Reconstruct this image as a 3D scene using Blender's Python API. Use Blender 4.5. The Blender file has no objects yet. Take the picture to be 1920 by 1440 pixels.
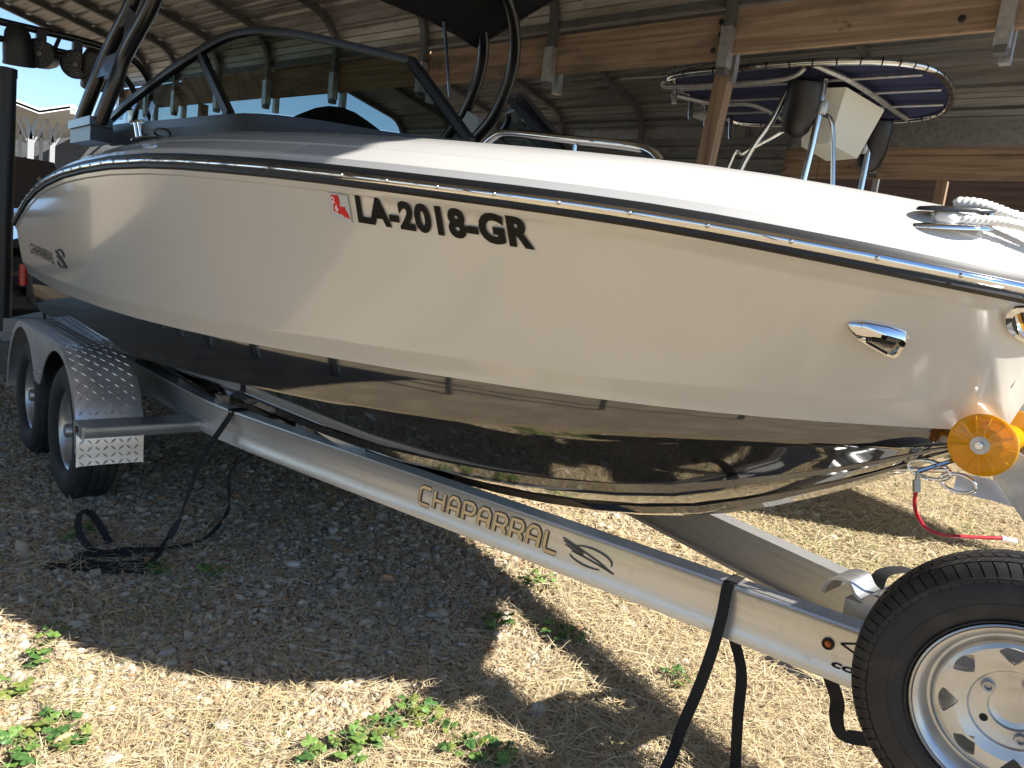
import bpy, math, random
import numpy as np
from mathutils import Vector, Matrix
rnd = random.Random(7)
rng = np.random.default_rng(7)
sc = bpy.context.scene
C = sc.collection
PI = math.pi
R = math.radians

# ------------------------------------------------------------------ camera
cd = bpy.data.cameras.new('camera'); cam = bpy.data.objects.new('camera', cd); C.objects.link(cam)
cd.sensor_width = 36.0; cd.lens = 36.0 * 1390 / 1920; cd.clip_start = 0.05; cd.clip_end = 2000
CX = Vector((0.66937506, 0.7330352, 0.12081566)); CD = Vector((0.0, 0.0, 0.0))
XW = Vector((0.66937506, 0.19110245, -0.71792541)); YW = Vector((0.7330352, -0.01274176, 0.68007135)); ZW = Vector((0.12081566, -0.98148739, -0.14861384))
# rows: world axes in camera coordinates (x right, y down, z forward)
right = Vector((XW.x, YW.x, ZW.x)); up = -Vector((XW.y, YW.y, ZW.y)); back = -Vector((XW.z, YW.z, ZW.z))
M = Matrix((right, up, back)).transposed().to_4x4(); M.translation = Vector((0, 0, 1.40))
cam.matrix_world = M; sc.camera = cam

# ------------------------------------------------------------------ light
SUN = Vector((1.09, 0.49, 1.0)).normalized()
w = bpy.data.worlds.new('World'); sc.world = w; w.use_nodes = True
nt = w.node_tree; nt.nodes.clear()
sky = nt.nodes.new('ShaderNodeTexSky'); sky.sky_type = 'NISHITA'; sky.sun_disc = False
sky.sun_elevation = math.asin(SUN.z); sky.sun_rotation = math.atan2(SUN.x, SUN.y)
sky.air_density = 0.85; sky.dust_density = 0.0; sky.ozone_density = 4.0
bg = nt.nodes.new('ShaderNodeBackground'); bg.inputs[1].default_value = 0.078
wo = nt.nodes.new('ShaderNodeOutputWorld')
nt.links.new(sky.outputs[0], bg.inputs[0]); nt.links.new(bg.outputs[0], wo.inputs[0])
sl = bpy.data.lights.new('sun', 'SUN'); sl.energy = 4.6; sl.angle = R(0.5); sl.color = (1.0, 0.95, 0.87)
so = bpy.data.objects.new('sun', sl); C.objects.link(so)
so.rotation_euler = SUN.to_track_quat('Z', 'Y').to_euler()
sc.view_settings.view_transform = 'Standard'; sc.view_settings.look = 'None'
sc.view_settings.exposure = 1.38; sc.view_settings.gamma = 1.0; sc.view_settings.use_curve_mapping = False

# ------------------------------------------------------------------ materials
def mat(name, col, rough=0.5, metal=0.0, coat=0.0, noise=None, bump=None, spec=None, trans=0.0, alpha=1.0):
    """noise = (scale vector, colour2, low, high); bump = (scale vector, strength, distance)"""
    m = bpy.data.materials.new(name); m.use_nodes = True
    t = m.node_tree; b = t.nodes['Principled BSDF']
    b.inputs['Base Color'].default_value = (*col, 1); b.inputs['Roughness'].default_value = rough
    b.inputs['Metallic'].default_value = metal
    if coat: b.inputs['Coat Weight'].default_value = coat; b.inputs['Coat Roughness'].default_value = 0.03
    if spec is not None: b.inputs['Specular IOR Level'].default_value = spec
    if trans: b.inputs['Transmission Weight'].default_value = trans
    def nz(scale, detail=5):
        tc = t.nodes.new('ShaderNodeTexCoord'); mp = t.nodes.new('ShaderNodeMapping')
        mp.inputs['Scale'].default_value = scale if hasattr(scale, '__len__') else (scale,)*3
        n = t.nodes.new('ShaderNodeTexNoise'); n.inputs['Detail'].default_value = detail; n.inputs['Scale'].default_value = 1.0
        t.links.new(tc.outputs['Object'], mp.inputs[0]); t.links.new(mp.outputs[0], n.inputs['Vector'])
        return n
    if noise:
        prev = None
        for (s, c2, lo, hi) in (noise if isinstance(noise, list) else [noise]):
            n = nz(s); r = t.nodes.new('ShaderNodeMapRange'); r.inputs[1].default_value = lo; r.inputs[2].default_value = hi
            mx = t.nodes.new('ShaderNodeMix'); mx.data_type = 'RGBA'
            t.links.new(n.outputs[0], r.inputs[0]); t.links.new(r.outputs[0], mx.inputs['Factor'])
            if prev: t.links.new(prev, mx.inputs['A'])
            else: mx.inputs['A'].default_value = (*col, 1)
            mx.inputs['B'].default_value = (*c2, 1); prev = mx.outputs['Result']
        t.links.new(prev, b.inputs['Base Color'])
    if bump:
        n = nz(bump[0]); bp = t.nodes.new('ShaderNodeBump'); bp.inputs['Strength'].default_value = bump[1]; bp.inputs['Distance'].default_value = bump[2]
        t.links.new(n.outputs[0], bp.inputs['Height']); t.links.new(bp.outputs[0], b.inputs['Normal'])
    return m

def coat_ior(m, v):
    m.node_tree.nodes['Principled BSDF'].inputs['Coat IOR'].default_value = v; return m
def attr_mat(name, rough, spec=0.3, trans=0.0):
    m = bpy.data.materials.new(name); m.use_nodes = True; t = m.node_tree; b = t.nodes['Principled BSDF']
    a = t.nodes.new('ShaderNodeAttribute'); a.attribute_name = 'col'
    t.links.new(a.outputs['Color'], b.inputs['Base Color']); b.inputs['Roughness'].default_value = rough
    b.inputs['Specular IOR Level'].default_value = spec
    return m

def glass_mat(name, tint, refl=0.06):
    m = bpy.data.materials.new(name); m.use_nodes = True; t = m.node_tree; t.nodes.clear()
    o = t.nodes.new('ShaderNodeOutputMaterial'); tr = t.nodes.new('ShaderNodeBsdfTransparent'); tr.inputs[0].default_value = (*tint, 1)
    g = t.nodes.new('ShaderNodeBsdfGlossy'); g.inputs['Roughness'].default_value = 0.02
    ge = t.nodes.new('ShaderNodeNewGeometry'); dt = t.nodes.new('ShaderNodeVectorMath'); dt.operation = 'DOT_PRODUCT'
    t.links.new(ge.outputs['Normal'], dt.inputs[0]); t.links.new(ge.outputs['Incoming'], dt.inputs[1])
    ab = t.nodes.new('ShaderNodeMath'); ab.operation = 'ABSOLUTE'; t.links.new(dt.outputs['Value'], ab.inputs[0])
    iv = t.nodes.new('ShaderNodeMath'); iv.operation = 'SUBTRACT'; iv.inputs[0].default_value = 1.0; t.links.new(ab.outputs[0], iv.inputs[1])
    pw = t.nodes.new('ShaderNodeMath'); pw.operation = 'POWER'; pw.inputs[1].default_value = 5.0; t.links.new(iv.outputs[0], pw.inputs[0])
    f = t.nodes.new('ShaderNodeMath'); f.operation = 'MULTIPLY_ADD'; f.inputs[1].default_value = 0.9; f.inputs[2].default_value = refl; t.links.new(pw.outputs[0], f.inputs[0])
    mx = t.nodes.new('ShaderNodeMixShader')
    t.links.new(f.outputs[0], mx.inputs[0]); t.links.new(tr.outputs[0], mx.inputs[1]); t.links.new(g.outputs[0], mx.inputs[2]); t.links.new(mx.outputs[0], o.inputs[0])
    return m

m_cream = mat('cream_gelcoat', (0.60, 0.575, 0.525), 0.20, coat=0.6, noise=[((1.4, 1.4, 5), (0.57, 0.545, 0.495), 0.4, 0.7), ((34, 34, 34), (0.30, 0.27, 0.23), 0.745, 0.78)])
coat_ior(m_cream, 1.5); m_cream.node_tree.nodes['Principled BSDF'].inputs['Coat Roughness'].default_value = 0.07
m_white = mat('white_gelcoat', (0.60, 0.595, 0.585), 0.22, coat=0.5, noise=((3, 3, 8), (0.565, 0.555, 0.54), 0.45, 0.75))
m_black = mat('black_gelcoat', (0.006, 0.006, 0.007), 0.08, coat=1.0, spec=0.6, noise=[((5, 5, 9), (0.020, 0.018, 0.015), 0.50, 0.8), ((70, 70, 70), (0.06, 0.055, 0.045), 0.72, 0.78)])
coat_ior(m_black, 2.0)
m_rubber = mat('black_rubber', (0.012, 0.012, 0.013), 0.55, bump=((60, 60, 60), 0.1, 0.002))
m_chrome = mat('polished_stainless', (0.78, 0.78, 0.78), 0.05, 1.0)
m_steel = mat('satin_stainless_tube', (0.68, 0.68, 0.67), 0.16, 1.0)
m_blackp = mat('black_powder_coat', (0.010, 0.010, 0.011), 0.28, coat=0.25)
m_blackm = mat('matte_black_plastic', (0.012, 0.012, 0.013), 0.45)
m_frame = mat('grey_anodised_frame', (0.040, 0.040, 0.043), 0.33, 0.6)
m_alu = mat('brushed_aluminium', (0.66, 0.65, 0.63), 0.30, 0.6, noise=[((2, 2, 60), (0.55, 0.54, 0.52), 0.42, 0.7), ((26, 26, 26), (0.56, 0.545, 0.51), 0.60, 0.75)], bump=((4, 4, 220), 0.10, 0.002))
m_alutop = mat('mill_aluminium_top', (0.46, 0.47, 0.48), 0.38, 0.7, noise=((8, 8, 8), (0.34, 0.34, 0.35), 0.4, 0.7))
m_plate = mat('bright_tread_plate', (0.70, 0.69, 0.68), 0.32, 0.7, noise=((9, 9, 9), (0.56, 0.55, 0.54), 0.45, 0.75))
m_galv = mat('galvanised_steel', (0.50, 0.50, 0.49), 0.42, 0.85, noise=[((22, 22, 22), (0.38, 0.39, 0.40), 0.42, 0.62), ((4, 4, 9), (0.42, 0.38, 0.33), 0.58, 0.78)])
m_rim = mat('galvanised_wheel', (0.60, 0.60, 0.58), 0.36, 0.85, noise=[((14, 14, 14), (0.50, 0.51, 0.52), 0.42, 0.62), ((7, 7, 7), (0.52, 0.48, 0.40), 0.55, 0.75)])
m_tyre = mat('tyre_rubber', (0.013, 0.013, 0.014), 0.62, noise=((18, 18, 18), (0.034, 0.031, 0.027), 0.48, 0.75), bump=((90, 90, 90), 0.08, 0.002))
m_tyre2 = mat('dusty_tyre_rubber', (0.016, 0.015, 0.014), 0.75, noise=((12, 12, 12), (0.040, 0.036, 0.031), 0.5, 0.8))
m_strap = mat('black_webbing', (0.010, 0.010, 0.011), 0.8, bump=((400, 400, 400), 0.2, 0.001))
m_amber = mat('amber_lens', (0.62, 0.15, 0.02), 0.15, trans=0.2)
m_red = mat('red_lens', (0.65, 0.02, 0.02), 0.15, trans=0.2)
m_yellow = mat('yellow_poly_roller', (0.95, 0.50, 0.01), 0.16, trans=0.45, noise=((14, 14, 14), (0.90, 0.42, 0.01), 0.4, 0.7))
m_cable = mat('red_vinyl_cable', (0.50, 0.012, 0.03), 0.25)
m_rope = mat('white_braided_rope', (0.72, 0.70, 0.66), 0.8, bump=((300, 300, 300), 0.3, 0.002))
m_wood = mat('weathered_timber', (0.34, 0.235, 0.15), 0.8, noise=[((1.2, 1.2, 34), (0.215, 0.14, 0.088), 0.40, 0.62), ((1.8, 1.8, 6), (0.13, 0.105, 0.07), 0.52, 0.72), ((5, 5, 9), (0.07, 0.045, 0.03), 0.68, 0.76)], bump=((2, 2, 90), 0.25, 0.004))
m_woodp = mat('weathered_post_timber', (0.27, 0.18, 0.11), 0.8, noise=[((30, 30, 1.0), (0.17, 0.11, 0.07), 0.40, 0.66)], bump=((90, 90, 2), 0.25, 0.004))
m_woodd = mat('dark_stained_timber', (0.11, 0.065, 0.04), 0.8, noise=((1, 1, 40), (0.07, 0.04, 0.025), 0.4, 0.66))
m_sheet = mat('galvanised_roof_sheet', (0.40, 0.38, 0.35), 0.5, 0.45, noise=[((0.35, 9, 9), (0.27, 0.24, 0.20), 0.42, 0.66), ((3, 7, 7), (0.15, 0.13, 0.11), 0.60, 0.76)])
m_sheet_shade = mat('shade_darkened_roof_sheet', (0.21, 0.215, 0.215), 0.5, 0.45, noise=[((0.35, 9, 9), (0.13, 0.13, 0.125), 0.42, 0.66), ((3, 7, 7), (0.09, 0.085, 0.08), 0.60, 0.76)])  # roof sheet again, with the second bay's shade put into its colour
m_tube = mat('carport_steel_tube', (0.13, 0.13, 0.13), 0.55, 0.5, noise=((7, 7, 3), (0.08, 0.08, 0.075), 0.45, 0.7))
m_navy = mat('navy_canvas', (0.010, 0.014, 0.055), 0.9)
m_canvas = mat('black_canvas', (0.006, 0.006, 0.007), 0.95)
m_canvas2 = mat('black_pod_cover', (0.006, 0.006, 0.007), 0.42)
m_offwhite = mat('aged_white_plastic', (0.72, 0.70, 0.60), 0.35)
m_paint = mat('white_painted_steel', (0.66, 0.67, 0.68), 0.4)
m_column = mat('weathered_grey_paint', (0.24, 0.25, 0.26), 0.5)
m_darkwall = mat('dark_grey_cladding', (0.035, 0.038, 0.042), 0.7, noise=((2, 2, 9), (0.055, 0.058, 0.062), 0.45, 0.7))
m_brown = mat('brown_upholstery', (0.075, 0.05, 0.04), 0.6)
m_grey = mat('grey_plastic', (0.16, 0.16, 0.165), 0.4)
m_decal = mat('black_vinyl_lettering', (0.006, 0.006, 0.006), 0.5, spec=0.2)
m_stick = mat('silver_sticker_film', (0.50, 0.51, 0.52), 0.35)
m_stickr = mat('red_sticker_print', (0.62, 0.02, 0.02), 0.35)
m_stickw = mat('white_sticker_print', (0.8, 0.8, 0.8), 0.35)
m_logo = mat('chrome_lettering', (0.46, 0.42, 0.35), 0.22, 0.9)
m_logod = mat('dark_lettering_edge', (0.05, 0.045, 0.035), 0.4)
m_carpet = mat('black_bunk_carpet', (0.010, 0.011, 0.013), 0.95)
m_glass = glass_mat('tinted_windshield_glass', (0.36, 0.45, 0.43), 0.11)
m_ground = mat('dry_soil', (0.32, 0.25, 0.165), 0.95, noise=[((30, 30, 30), (0.21, 0.16, 0.105), 0.4, 0.65), ((2.0, 2.0, 2.0), (0.38, 0.31, 0.20), 0.45, 0.7)], bump=((45, 45, 45), 0.6, 0.02))
m_pebble = attr_mat('river_pebbles', 0.75)
m_straw = attr_mat('dry_straw', 0.85, 0.15)
m_leaf = mat('weed_leaf', (0.11, 0.20, 0.045), 0.6, noise=((30, 30, 30), (0.16, 0.26, 0.05), 0.4, 0.75))
m_leaf2 = mat('yellowing_weed_leaf', (0.19, 0.21, 0.04), 0.6, noise=((30, 30, 30), (0.10, 0.17, 0.04), 0.4, 0.75))
m_leaf3 = mat('dark_weed_leaf', (0.045, 0.12, 0.03), 0.5, noise=((30, 30, 30), (0.09, 0.17, 0.04), 0.4, 0.75))
m_stem = mat('weed_stem', (0.16, 0.18, 0.06), 0.6)
m_clear = mat('clear_plastic_sleeve', (0.75, 0.75, 0.72), 0.2, trans=0.6)
m_holes = mat('dark_recess', (0.01, 0.01, 0.01), 0.8)

# ------------------------------------------------------------------ mesh helpers
class MB:
    def __init__(s): s.v = []; s.f = []; s.m = []
    def add(s, vs, fs, mi=0):
        o = len(s.v); s.v += [tuple(v) for v in vs]; s.f += [tuple(i + o for i in f) for f in fs]; s.m += [mi] * len(fs); return s
    def hexa(s, p, mi=0):   # p: 4 bottom then 4 top
        return s.add(p, [(3, 2, 1, 0), (4, 5, 6, 7), (0, 1, 5, 4), (1, 2, 6, 5), (2, 3, 7, 6), (3, 0, 4, 7)], mi)
    def box(s, c, d, rot=None, mi=0):
        x, y, z = d[0] / 2, d[1] / 2, d[2] / 2
        p = [Vector(q) for q in ((-x, -y, -z), (x, -y, -z), (x, y, -z), (-x, y, -z), (-x, -y, z), (x, -y, z), (x, y, z), (-x, y, z))]
        if rot: p = [rot @ q for q in p]
        return s.hexa([q + Vector(c) for q in p], mi)
    def rows(s, rows, close_u=False, close_v=False, mi=0):
        n = len(rows[0]); o = []; fs = []
        for r in rows: o += list(r)
        R_ = len(rows)
        for i in range(R_ if close_v else R_ - 1):
            for j in range(n if close_u else n - 1):
                a = i * n + j; b = i * n + (j + 1) % n; c = ((i + 1) % R_) * n + (j + 1) % n; d = ((i + 1) % R_) * n + j
                fs.append((a, b, c, d))
        return s.add(o, fs, mi)
    def sweep(s, path, prof, upv=(0, 0, 1), closed=False, caps=True, mi=0, scale=None):
        """sweep closed 2-D profile [(a, b)] along path; a along the side vector, b along the up vector"""
        P = [Vector(p) for p in path]; n = len(P); rings = []; side_prev = None
        for i in range(n):
            if closed: t = P[(i + 1) % n] - P[i - 1]
            else: t = P[min(i + 1, n - 1)] - P[max(i - 1, 0)]
            t.normalize(); u = Vector(upv)
            sd = t.cross(u)
            if sd.length < 0.05: sd = side_prev.copy() if side_prev else t.cross(Vector((1, 0, 0)))
            sd.normalize(); u2 = sd.cross(t).normalized()
            if side_prev and sd.dot(side_prev) < 0: sd = -sd; u2 = -u2
            side_prev = sd
            k = scale[i] if scale else 1.0
            rings.append([P[i] + sd * a * k + u2 * b * k for a, b in prof])
        s.rows(rings, close_u=True, close_v=closed, mi=mi)
        if caps and not closed:
            m = len(prof); o = len(s.v)
            s.add(rings[0], [tuple(range(m))], mi); s.add(rings[-1], [tuple(reversed(range(m)))], mi)
        return s
    def tube(s, path, r, n=8, closed=False, caps=True, mi=0, upv=(0, 0, 1), scale=None):
        return s.sweep(path, [(r * math.cos(2 * PI * k / n), r * math.sin(2 * PI * k / n)) for k in range(n)], upv, closed, caps, mi, scale)
    def bar(s, a, b, w_, h, mi=0, upv=(0, 0, 1)):
        return s.sweep([a, b], [(-w_ / 2, -h / 2), (w_ / 2, -h / 2), (w_ / 2, h / 2), (-w_ / 2, h / 2)], upv, mi=mi)
    def ribbon(s, path, wid, th, upv=(0, 0, 1), mi=0):
        return s.sweep(path, [(-wid / 2, -th / 2), (wid / 2, -th / 2), (wid / 2, th / 2), (-wid / 2, th / 2)], upv, mi=mi)
    def lathe(s, prof, origin, axis, n=32, mi=0, ref=(0, 0, 1), closed=True, a0=0.0):
        """prof [(radius, along axis)]"""
        ax = Vector(axis).normalized(); e1 = Vector(ref); e1 = (e1 - ax * e1.dot(ax)).normalized(); e2 = ax.cross(e1); O = Vector(origin)
        rings = [[O + ax * h + (e1 * math.cos(2 * PI * k / n + a0) + e2 * math.sin(2 * PI * k / n + a0)) * r for r, h in prof] for k in range(n)]
        return s.rows(rings, close_v=True, mi=mi)
    def prism(s, poly, frame, depth, mi=0):
        """poly 2-D, frame (origin, ex, ey), extruded along ex x ey"""
        O, ex, ey = [Vector(q) for q in frame]; nz = ex.cross(ey).normalized(); n = len(poly)
        a = [O + ex * x + ey * y for x, y in poly]; b = [p + nz * depth for p in a]
        s.add(a + b, [tuple(reversed(range(n))), tuple(range(n, 2 * n))] + [(i, (i + 1) % n, n + (i + 1) % n, n + i) for i in range(n)], mi); return s
    def mesh(s, name, mats, smooth=40):
        me = bpy.data.meshes.new(name); me.from_pydata([tuple(v) for v in s.v], [], s.f)
        for m in (mats if isinstance(mats, (list, tuple)) else [mats]): me.materials.append(m)
        if len(me.materials) > 1: me.polygons.foreach_set('material_index', s.m)
        me.update()
        if smooth:
            me.polygons.foreach_set('use_smooth', [True] * len(me.polygons)); me.set_sharp_from_angle(angle=R(smooth))
        return me
    def build(s, name, mats, parent=None, smooth=40, **k):
        return link(name, s.mesh(name, mats, smooth), parent, **k)

def base_of(o):
    while o.parent: o = o.parent
    return o
def link(name, me, parent=None, label=None, cat=None, group=None, kind=None):
    o = bpy.data.objects.new(name, me); C.objects.link(o)
    if parent:
        o.parent = parent
        # children carry world coordinates; only the top Empty has a location
        if parent.parent is None and parent.type == 'EMPTY': o.matrix_parent_inverse = Matrix.Translation(-Vector(parent.location))
    return tag(o, label, cat, group, kind)
def tag(o, label=None, cat=None, group=None, kind=None):
    for k, v in (('label', label), ('category', cat), ('group', group), ('kind', kind)):
        if v: o[k] = v
    return o
def thing(name, label, cat, loc=(0, 0, 0), group=None):
    o = bpy.data.objects.new(name, None); C.objects.link(o); o.location = loc; o.empty_display_size = 0.1
    return tag(o, label, cat, group)
def copy_tree(o, parent=None):
    c = o.copy(); C.objects.link(c)
    if parent: c.parent = parent
    for ch in o.children: copy_tree(ch, c)
    return c
def lerp(a, b, t): return a + (b - a) * t
def smooth_path(pts, n=8, closed=False):
    """Catmull-Rom through pts"""
    P = [Vector(p) for p in pts]; out = []; N = len(P)
    for i in range(N if closed else N - 1):
        if closed: p0, p1, p2, p3 = P[i - 1], P[i], P[(i + 1) % N], P[(i + 2) % N]
        else: p0, p1, p2, p3 = P[max(i - 1, 0)], P[i], P[i + 1], P[min(i + 2, N - 1)]
        for k in range(n):
            t = k / n
            out.append(0.5 * ((2 * p1) + (p2 - p0) * t + (2 * p0 - 5 * p1 + 4 * p2 - p3) * t * t + (3 * p1 - p0 - 3 * p2 + p3) * t ** 3))
    if not closed: out.append(P[-1])
    return out
def text_mesh(txt, size=1.0, shear=0.0, offset=0.0, extrude=0.0, spacing=1.0):
    cu = bpy.data.curves.new('text', 'FONT'); cu.body = txt; cu.size = size; cu.shear = shear; cu.offset = offset; cu.extrude = extrude
    cu.resolution_u = 4; cu.space_character = spacing
    o = bpy.data.objects.new('text', cu); C.objects.link(o)
    dg = bpy.context.evaluated_depsgraph_get(); ev = o.evaluated_get(dg); me = ev.to_mesh()
    vs = [v.co.copy() for v in me.vertices]; fs = [tuple(p.vertices) for p in me.polygons]
    ev.to_mesh_clear(); bpy.data.objects.remove(o); bpy.data.curves.remove(cu)
    return vs, fs

# ------------------------------------------------------------------ ground
SZ = 400
def ground_z(x, y): return 0.0
mb = MB(); mb.add([(-SZ, -SZ, 0), (SZ, -SZ, 0), (SZ, SZ, 0), (-SZ, SZ, 0)], [(0, 1, 2, 3)])
mb.build('ground', m_ground, None, 0, kind='structure')

# ------------------------------------------------------------------ boat hull functions
CL = 2.11
def itp(x, xs, ys): return float(np.interp(x, xs, ys))
XS = [-5.75, -5.1, -4.35, -3.47, -2.9, -2.34, -1.96, -1.5, -1.18, -0.94, -0.66, -0.54, -0.41, -0.28]
ZS = [1.316, 1.486, 1.582, 1.620, 1.622, 1.606, 1.591, 1.567, 1.550, 1.533, 1.504, 1.490, 1.476, 1.462]
def cubic(x, xs, ys):   # smooth monotone-ish interpolation
    i = int(np.clip(np.searchsorted(xs, x) - 1, 0, len(xs) - 2)); h = xs[i + 1] - xs[i]; t = min(max((x - xs[i]) / h, 0), 1)
    def sl(j):
        if j <= 0: return (ys[1] - ys[0]) / (xs[1] - xs[0])
        if j >= len(xs) - 1: return (ys[-1] - ys[-2]) / (xs[-1] - xs[-2])
        return (ys[j + 1] - ys[j - 1]) / (xs[j + 1] - xs[j - 1])
    m0, m1 = sl(i) * h, sl(i + 1) * h
    return (2 * t ** 3 - 3 * t * t + 1) * ys[i] + (t ** 3 - 2 * t * t + t) * m0 + (-2 * t ** 3 + 3 * t * t) * ys[i + 1] + (t ** 3 - t * t) * m1
def zs(x): return cubic(x, XS, ZS)
def bs(x):
    if x < -3.6: return 1.25 - 0.012 * (x + 3.6) ** 2
    u = (x + 3.6) / 3.24; return 1.25 * max(0.0, 1 - u * u) ** 0.435 if u < 1 else 0.0
def bw(x):
    if x < -4: return 1.17 - 0.01 * (x + 4) ** 2
    u = (x + 4) / 3.53; return 1.17 * max(0.0, 1 - u * u) ** 0.80 if u < 1 else 0.0
XW_ = [-5.75, -4.8, -3.7, -3.1, -2.65, -2.26, -1.97, -1.69, -1.45, -1.18, -1.0, -0.845, -0.7, -0.56, -0.47]
ZW_ = [1.01, 0.99, 1.003, 1.016, 1.028, 1.045, 1.055, 1.067, 1.077, 1.091, 1.104, 1.118, 1.134, 1.15, 1.163]
def zw(x):
    if x > -0.47: return 1.163 + 0.299 * min(1.0, (x + 0.47) / 0.11) ** 0.9
    return cubic(x, XW_, ZW_)
def zc(x): return cubic(x, [-5.75, -4, -3, -2.11, -1.65, -1.39, -1.14, -0.85, -0.65, -0.56, -0.47], [0.82, 0.83, 0.865, 0.908, 0.947, 0.982, 1.02, 1.061, 1.093, 1.115, 1.150])
def bc(x):
    return max(0.0, bw(x) - 0.02)
def zk(x): return cubic(x, [-5.75, -3, -2.2, -1.9, -1.54, -1.2, -0.94, -0.69, -0.6, -0.56, -0.47], [0.44, 0.46, 0.495, 0.53, 0.598, 0.71, 0.838, 0.99, 1.060, 1.088, 1.148])
def side_pt(x, t, s=-1, d=0.0):
    """t 0 at the black/white joint, 1 at the rail; s -1 starboard (towards the camera)"""
    b0, b1 = bw(x), bs(x); k = 0.88 if x < -2.5 else lerp(0.88, 1.12, min(1, (x + 2.5) / 1.9))
    b = b0 + (b1 - b0) * (t ** k) + d * (1 if b1 > 0.02 else 0)
    return Vector((x, CL + s * max(b, 0.0), lerp(zw(x), zs(x), t)))
def side_normal(x, t, s=-1):
    a = side_pt(x + 0.01, t, s) - side_pt(x - 0.01, t, s); b = side_pt(x, min(t + 0.02, 1), s) - side_pt(x, max(t - 0.02, 0), s)
    n = a.cross(b).normalized()
    return n if n.y * s > 0 else -n
def side_at(x, z, s=-1, lift=0.002):
    t = min(max((z - zw(x)) / (zs(x) - zw(x)), 0), 1); return side_pt(x, t, s) + side_normal(x, t, s) * lift

ST = [-5.75, -5.5, -5.2, -4.9, -4.6, -4.2, -3.8, -3.4, -3.0, -2.7, -2.4, -2.15, -1.9, -1.7, -1.5, -1.32, -1.16, -1.02, -0.9, -0.8, -0.72, -0.65, -0.6, -0.56, -0.53, -0.505, -0.485, -0.475, -0.47, -0.46, -0.45, -0.43, -0.41, -0.395, -0.383, -0.374, -0.367, -0.3625, -0.3605, -0.36]

boat = thing('bowrider_boat', 'cream and white bowrider motorboat with black bottom and black wakeboard tower, on the aluminium trailer', 'motorboat', (-3.0, CL, 0.45))
# --- cream topsides
mb = MB()
def side_rows(s):
    rows = []
    for x in ST:
        H_ = max(zs(x) - zw(x), 0.02)
        ts = [(0, -0.014), (0.036 / H_, -0.014), (0.066 / H_, 0.0), (0.075 / H_, 0.0)] + [(q, 0.0) for q in (0.28, 0.4, 0.52, 0.64, 0.76, 0.86)] + [(1 - 0.034 / H_, 0.0), (1 - 0.029 / H_, 0.006), (1, 0.006)]
        if H_ < 0.16: ts = [(q, 0) for q in np.linspace(0, 1, 13)]
        rows.append([side_pt(x, min(max(t, 0), 1), s, d) for t, d in ts])
    return rows
for s in (-1, 1):
    r = side_rows(s); mb.rows(r if s < 0 else [list(reversed(q)) for q in r])
# transom
r0, r1 = side_rows(-1)[0], side_rows(1)[0]
mb.rows([list(r0), [Vector((x_.x - 0.02, CL, x_.z)) for x_ in r0], list(r1)])
mb.build('hull', m_cream, boat, 32)
# --- black bottom
mb = MB()
STB = [x for x in ST if x <= -0.47]
def bottom_rows(s):
    rows = []
    for x in STB:
        B_, zc_, zk_ = bc(x), zc(x), zk(x); r = [Vector((x, CL, zk_))]
        def bp(f, off):
            bul = itp(x, [-3.2, -2.2, -1.2, -0.85, -0.6], [0.03, 0.17, 0.20, 0.10, 0.0]) * math.sin(PI * f ** 1.25)
            return Vector((x, CL + s * B_ * f, lerp(zk_, zc_, f) - bul * 0.4 - off))
        g = min(1, B_ / 0.5)
        r += [bp(0.12, 0), bp(0.30, 0), bp(0.33, 0.022 * g), bp(0.355, 0.022 * g), bp(0.36, 0), bp(0.5, 0), bp(0.62, 0), bp(0.655, 0.024 * g), bp(0.685, 0.024 * g), bp(0.69, 0), bp(0.85, 0), bp(0.95, 0)]
        r += [Vector((x, CL + s * B_, zc_ - 0.004)), Vector((x, CL + s * (B_ + 0.004), zc_ + 0.006)), Vector((x, CL + s * max(bw(x) - 0.012, 0), zw(x) + 0.003))]
        rows.append(r)
    return rows
for s in (-1, 1):
    r = bottom_rows(s); mb.rows(r if s > 0 else [list(reversed(q)) for q in r])
r0, r1 = bottom_rows(-1)[0], bottom_rows(1)[0]
mb.rows([r0, r1])
mb.build('hull_bottom', m_black, boat, 30)
# --- white deck
DK = [(0.0, 0.030), (0.006, 0.040), (0.015, 0.060), (0.022, 0.066), (0.078, 0.100), (0.084, 0.106), (0.13, 0.130), (0.20, 0.156), (0.225, 0.158), (0.245, 0.150), (0.255, 0.10), (0.26, -0.16)]
DKF = [(0.0, 0.030), (0.006, 0.040), (0.015, 0.060), (0.022, 0.066), (0.078, 0.100), (0.084, 0.106), (0.13, 0.130), (0.20, 0.150), (0.225, 0.154)]
mb = MB()
STD = [x for x in ST if x <= -0.9] + [-0.885] + [x for x in ST if x > -0.885]
def deck_rows(s):
    rows = []
    for x in STD:
        b = bs(x); z = zs(x); rr = []
        for i, (o, dz) in enumerate(DK):
            if x > -0.89:
                if i >= 9: o = lerp(0.25, max(b, 0.25), [0.35, 0.7, 1.0][i - 9]); dz = 0.158 + 0.012 * (i - 8) / 3
                dz = 0.03 + (dz - 0.03) * min(1, (b / 0.5) ** 0.7)
            rr.append(Vector((x, CL + s * max(b - o, 0.0), z + dz)))
        rows.append(rr)
    return rows
for s in (-1, 1):
    r = deck_rows(s); mb.rows(r if s < 0 else [list(reversed(q)) for q in r])
dk = mb.build('deck', m_white, boat, 60)
nrow = len(DK); at_ = dk.data.attributes.get('sharp_edge') or dk.data.attributes.new('sharp_edge', 'BOOLEAN', 'EDGE')
for e_ in dk.data.edges:
    a_, b_ = e_.vertices
    if a_ % nrow == b_ % nrow and abs(a_ - b_) == nrow:
        i_ = a_ % nrow
        if a_ >= len(STD) * nrow: i_ = nrow - 1 - i_ if False else i_
        if i_ in (2, 3, 4, 5): at_.data[e_.index].value = True
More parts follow.
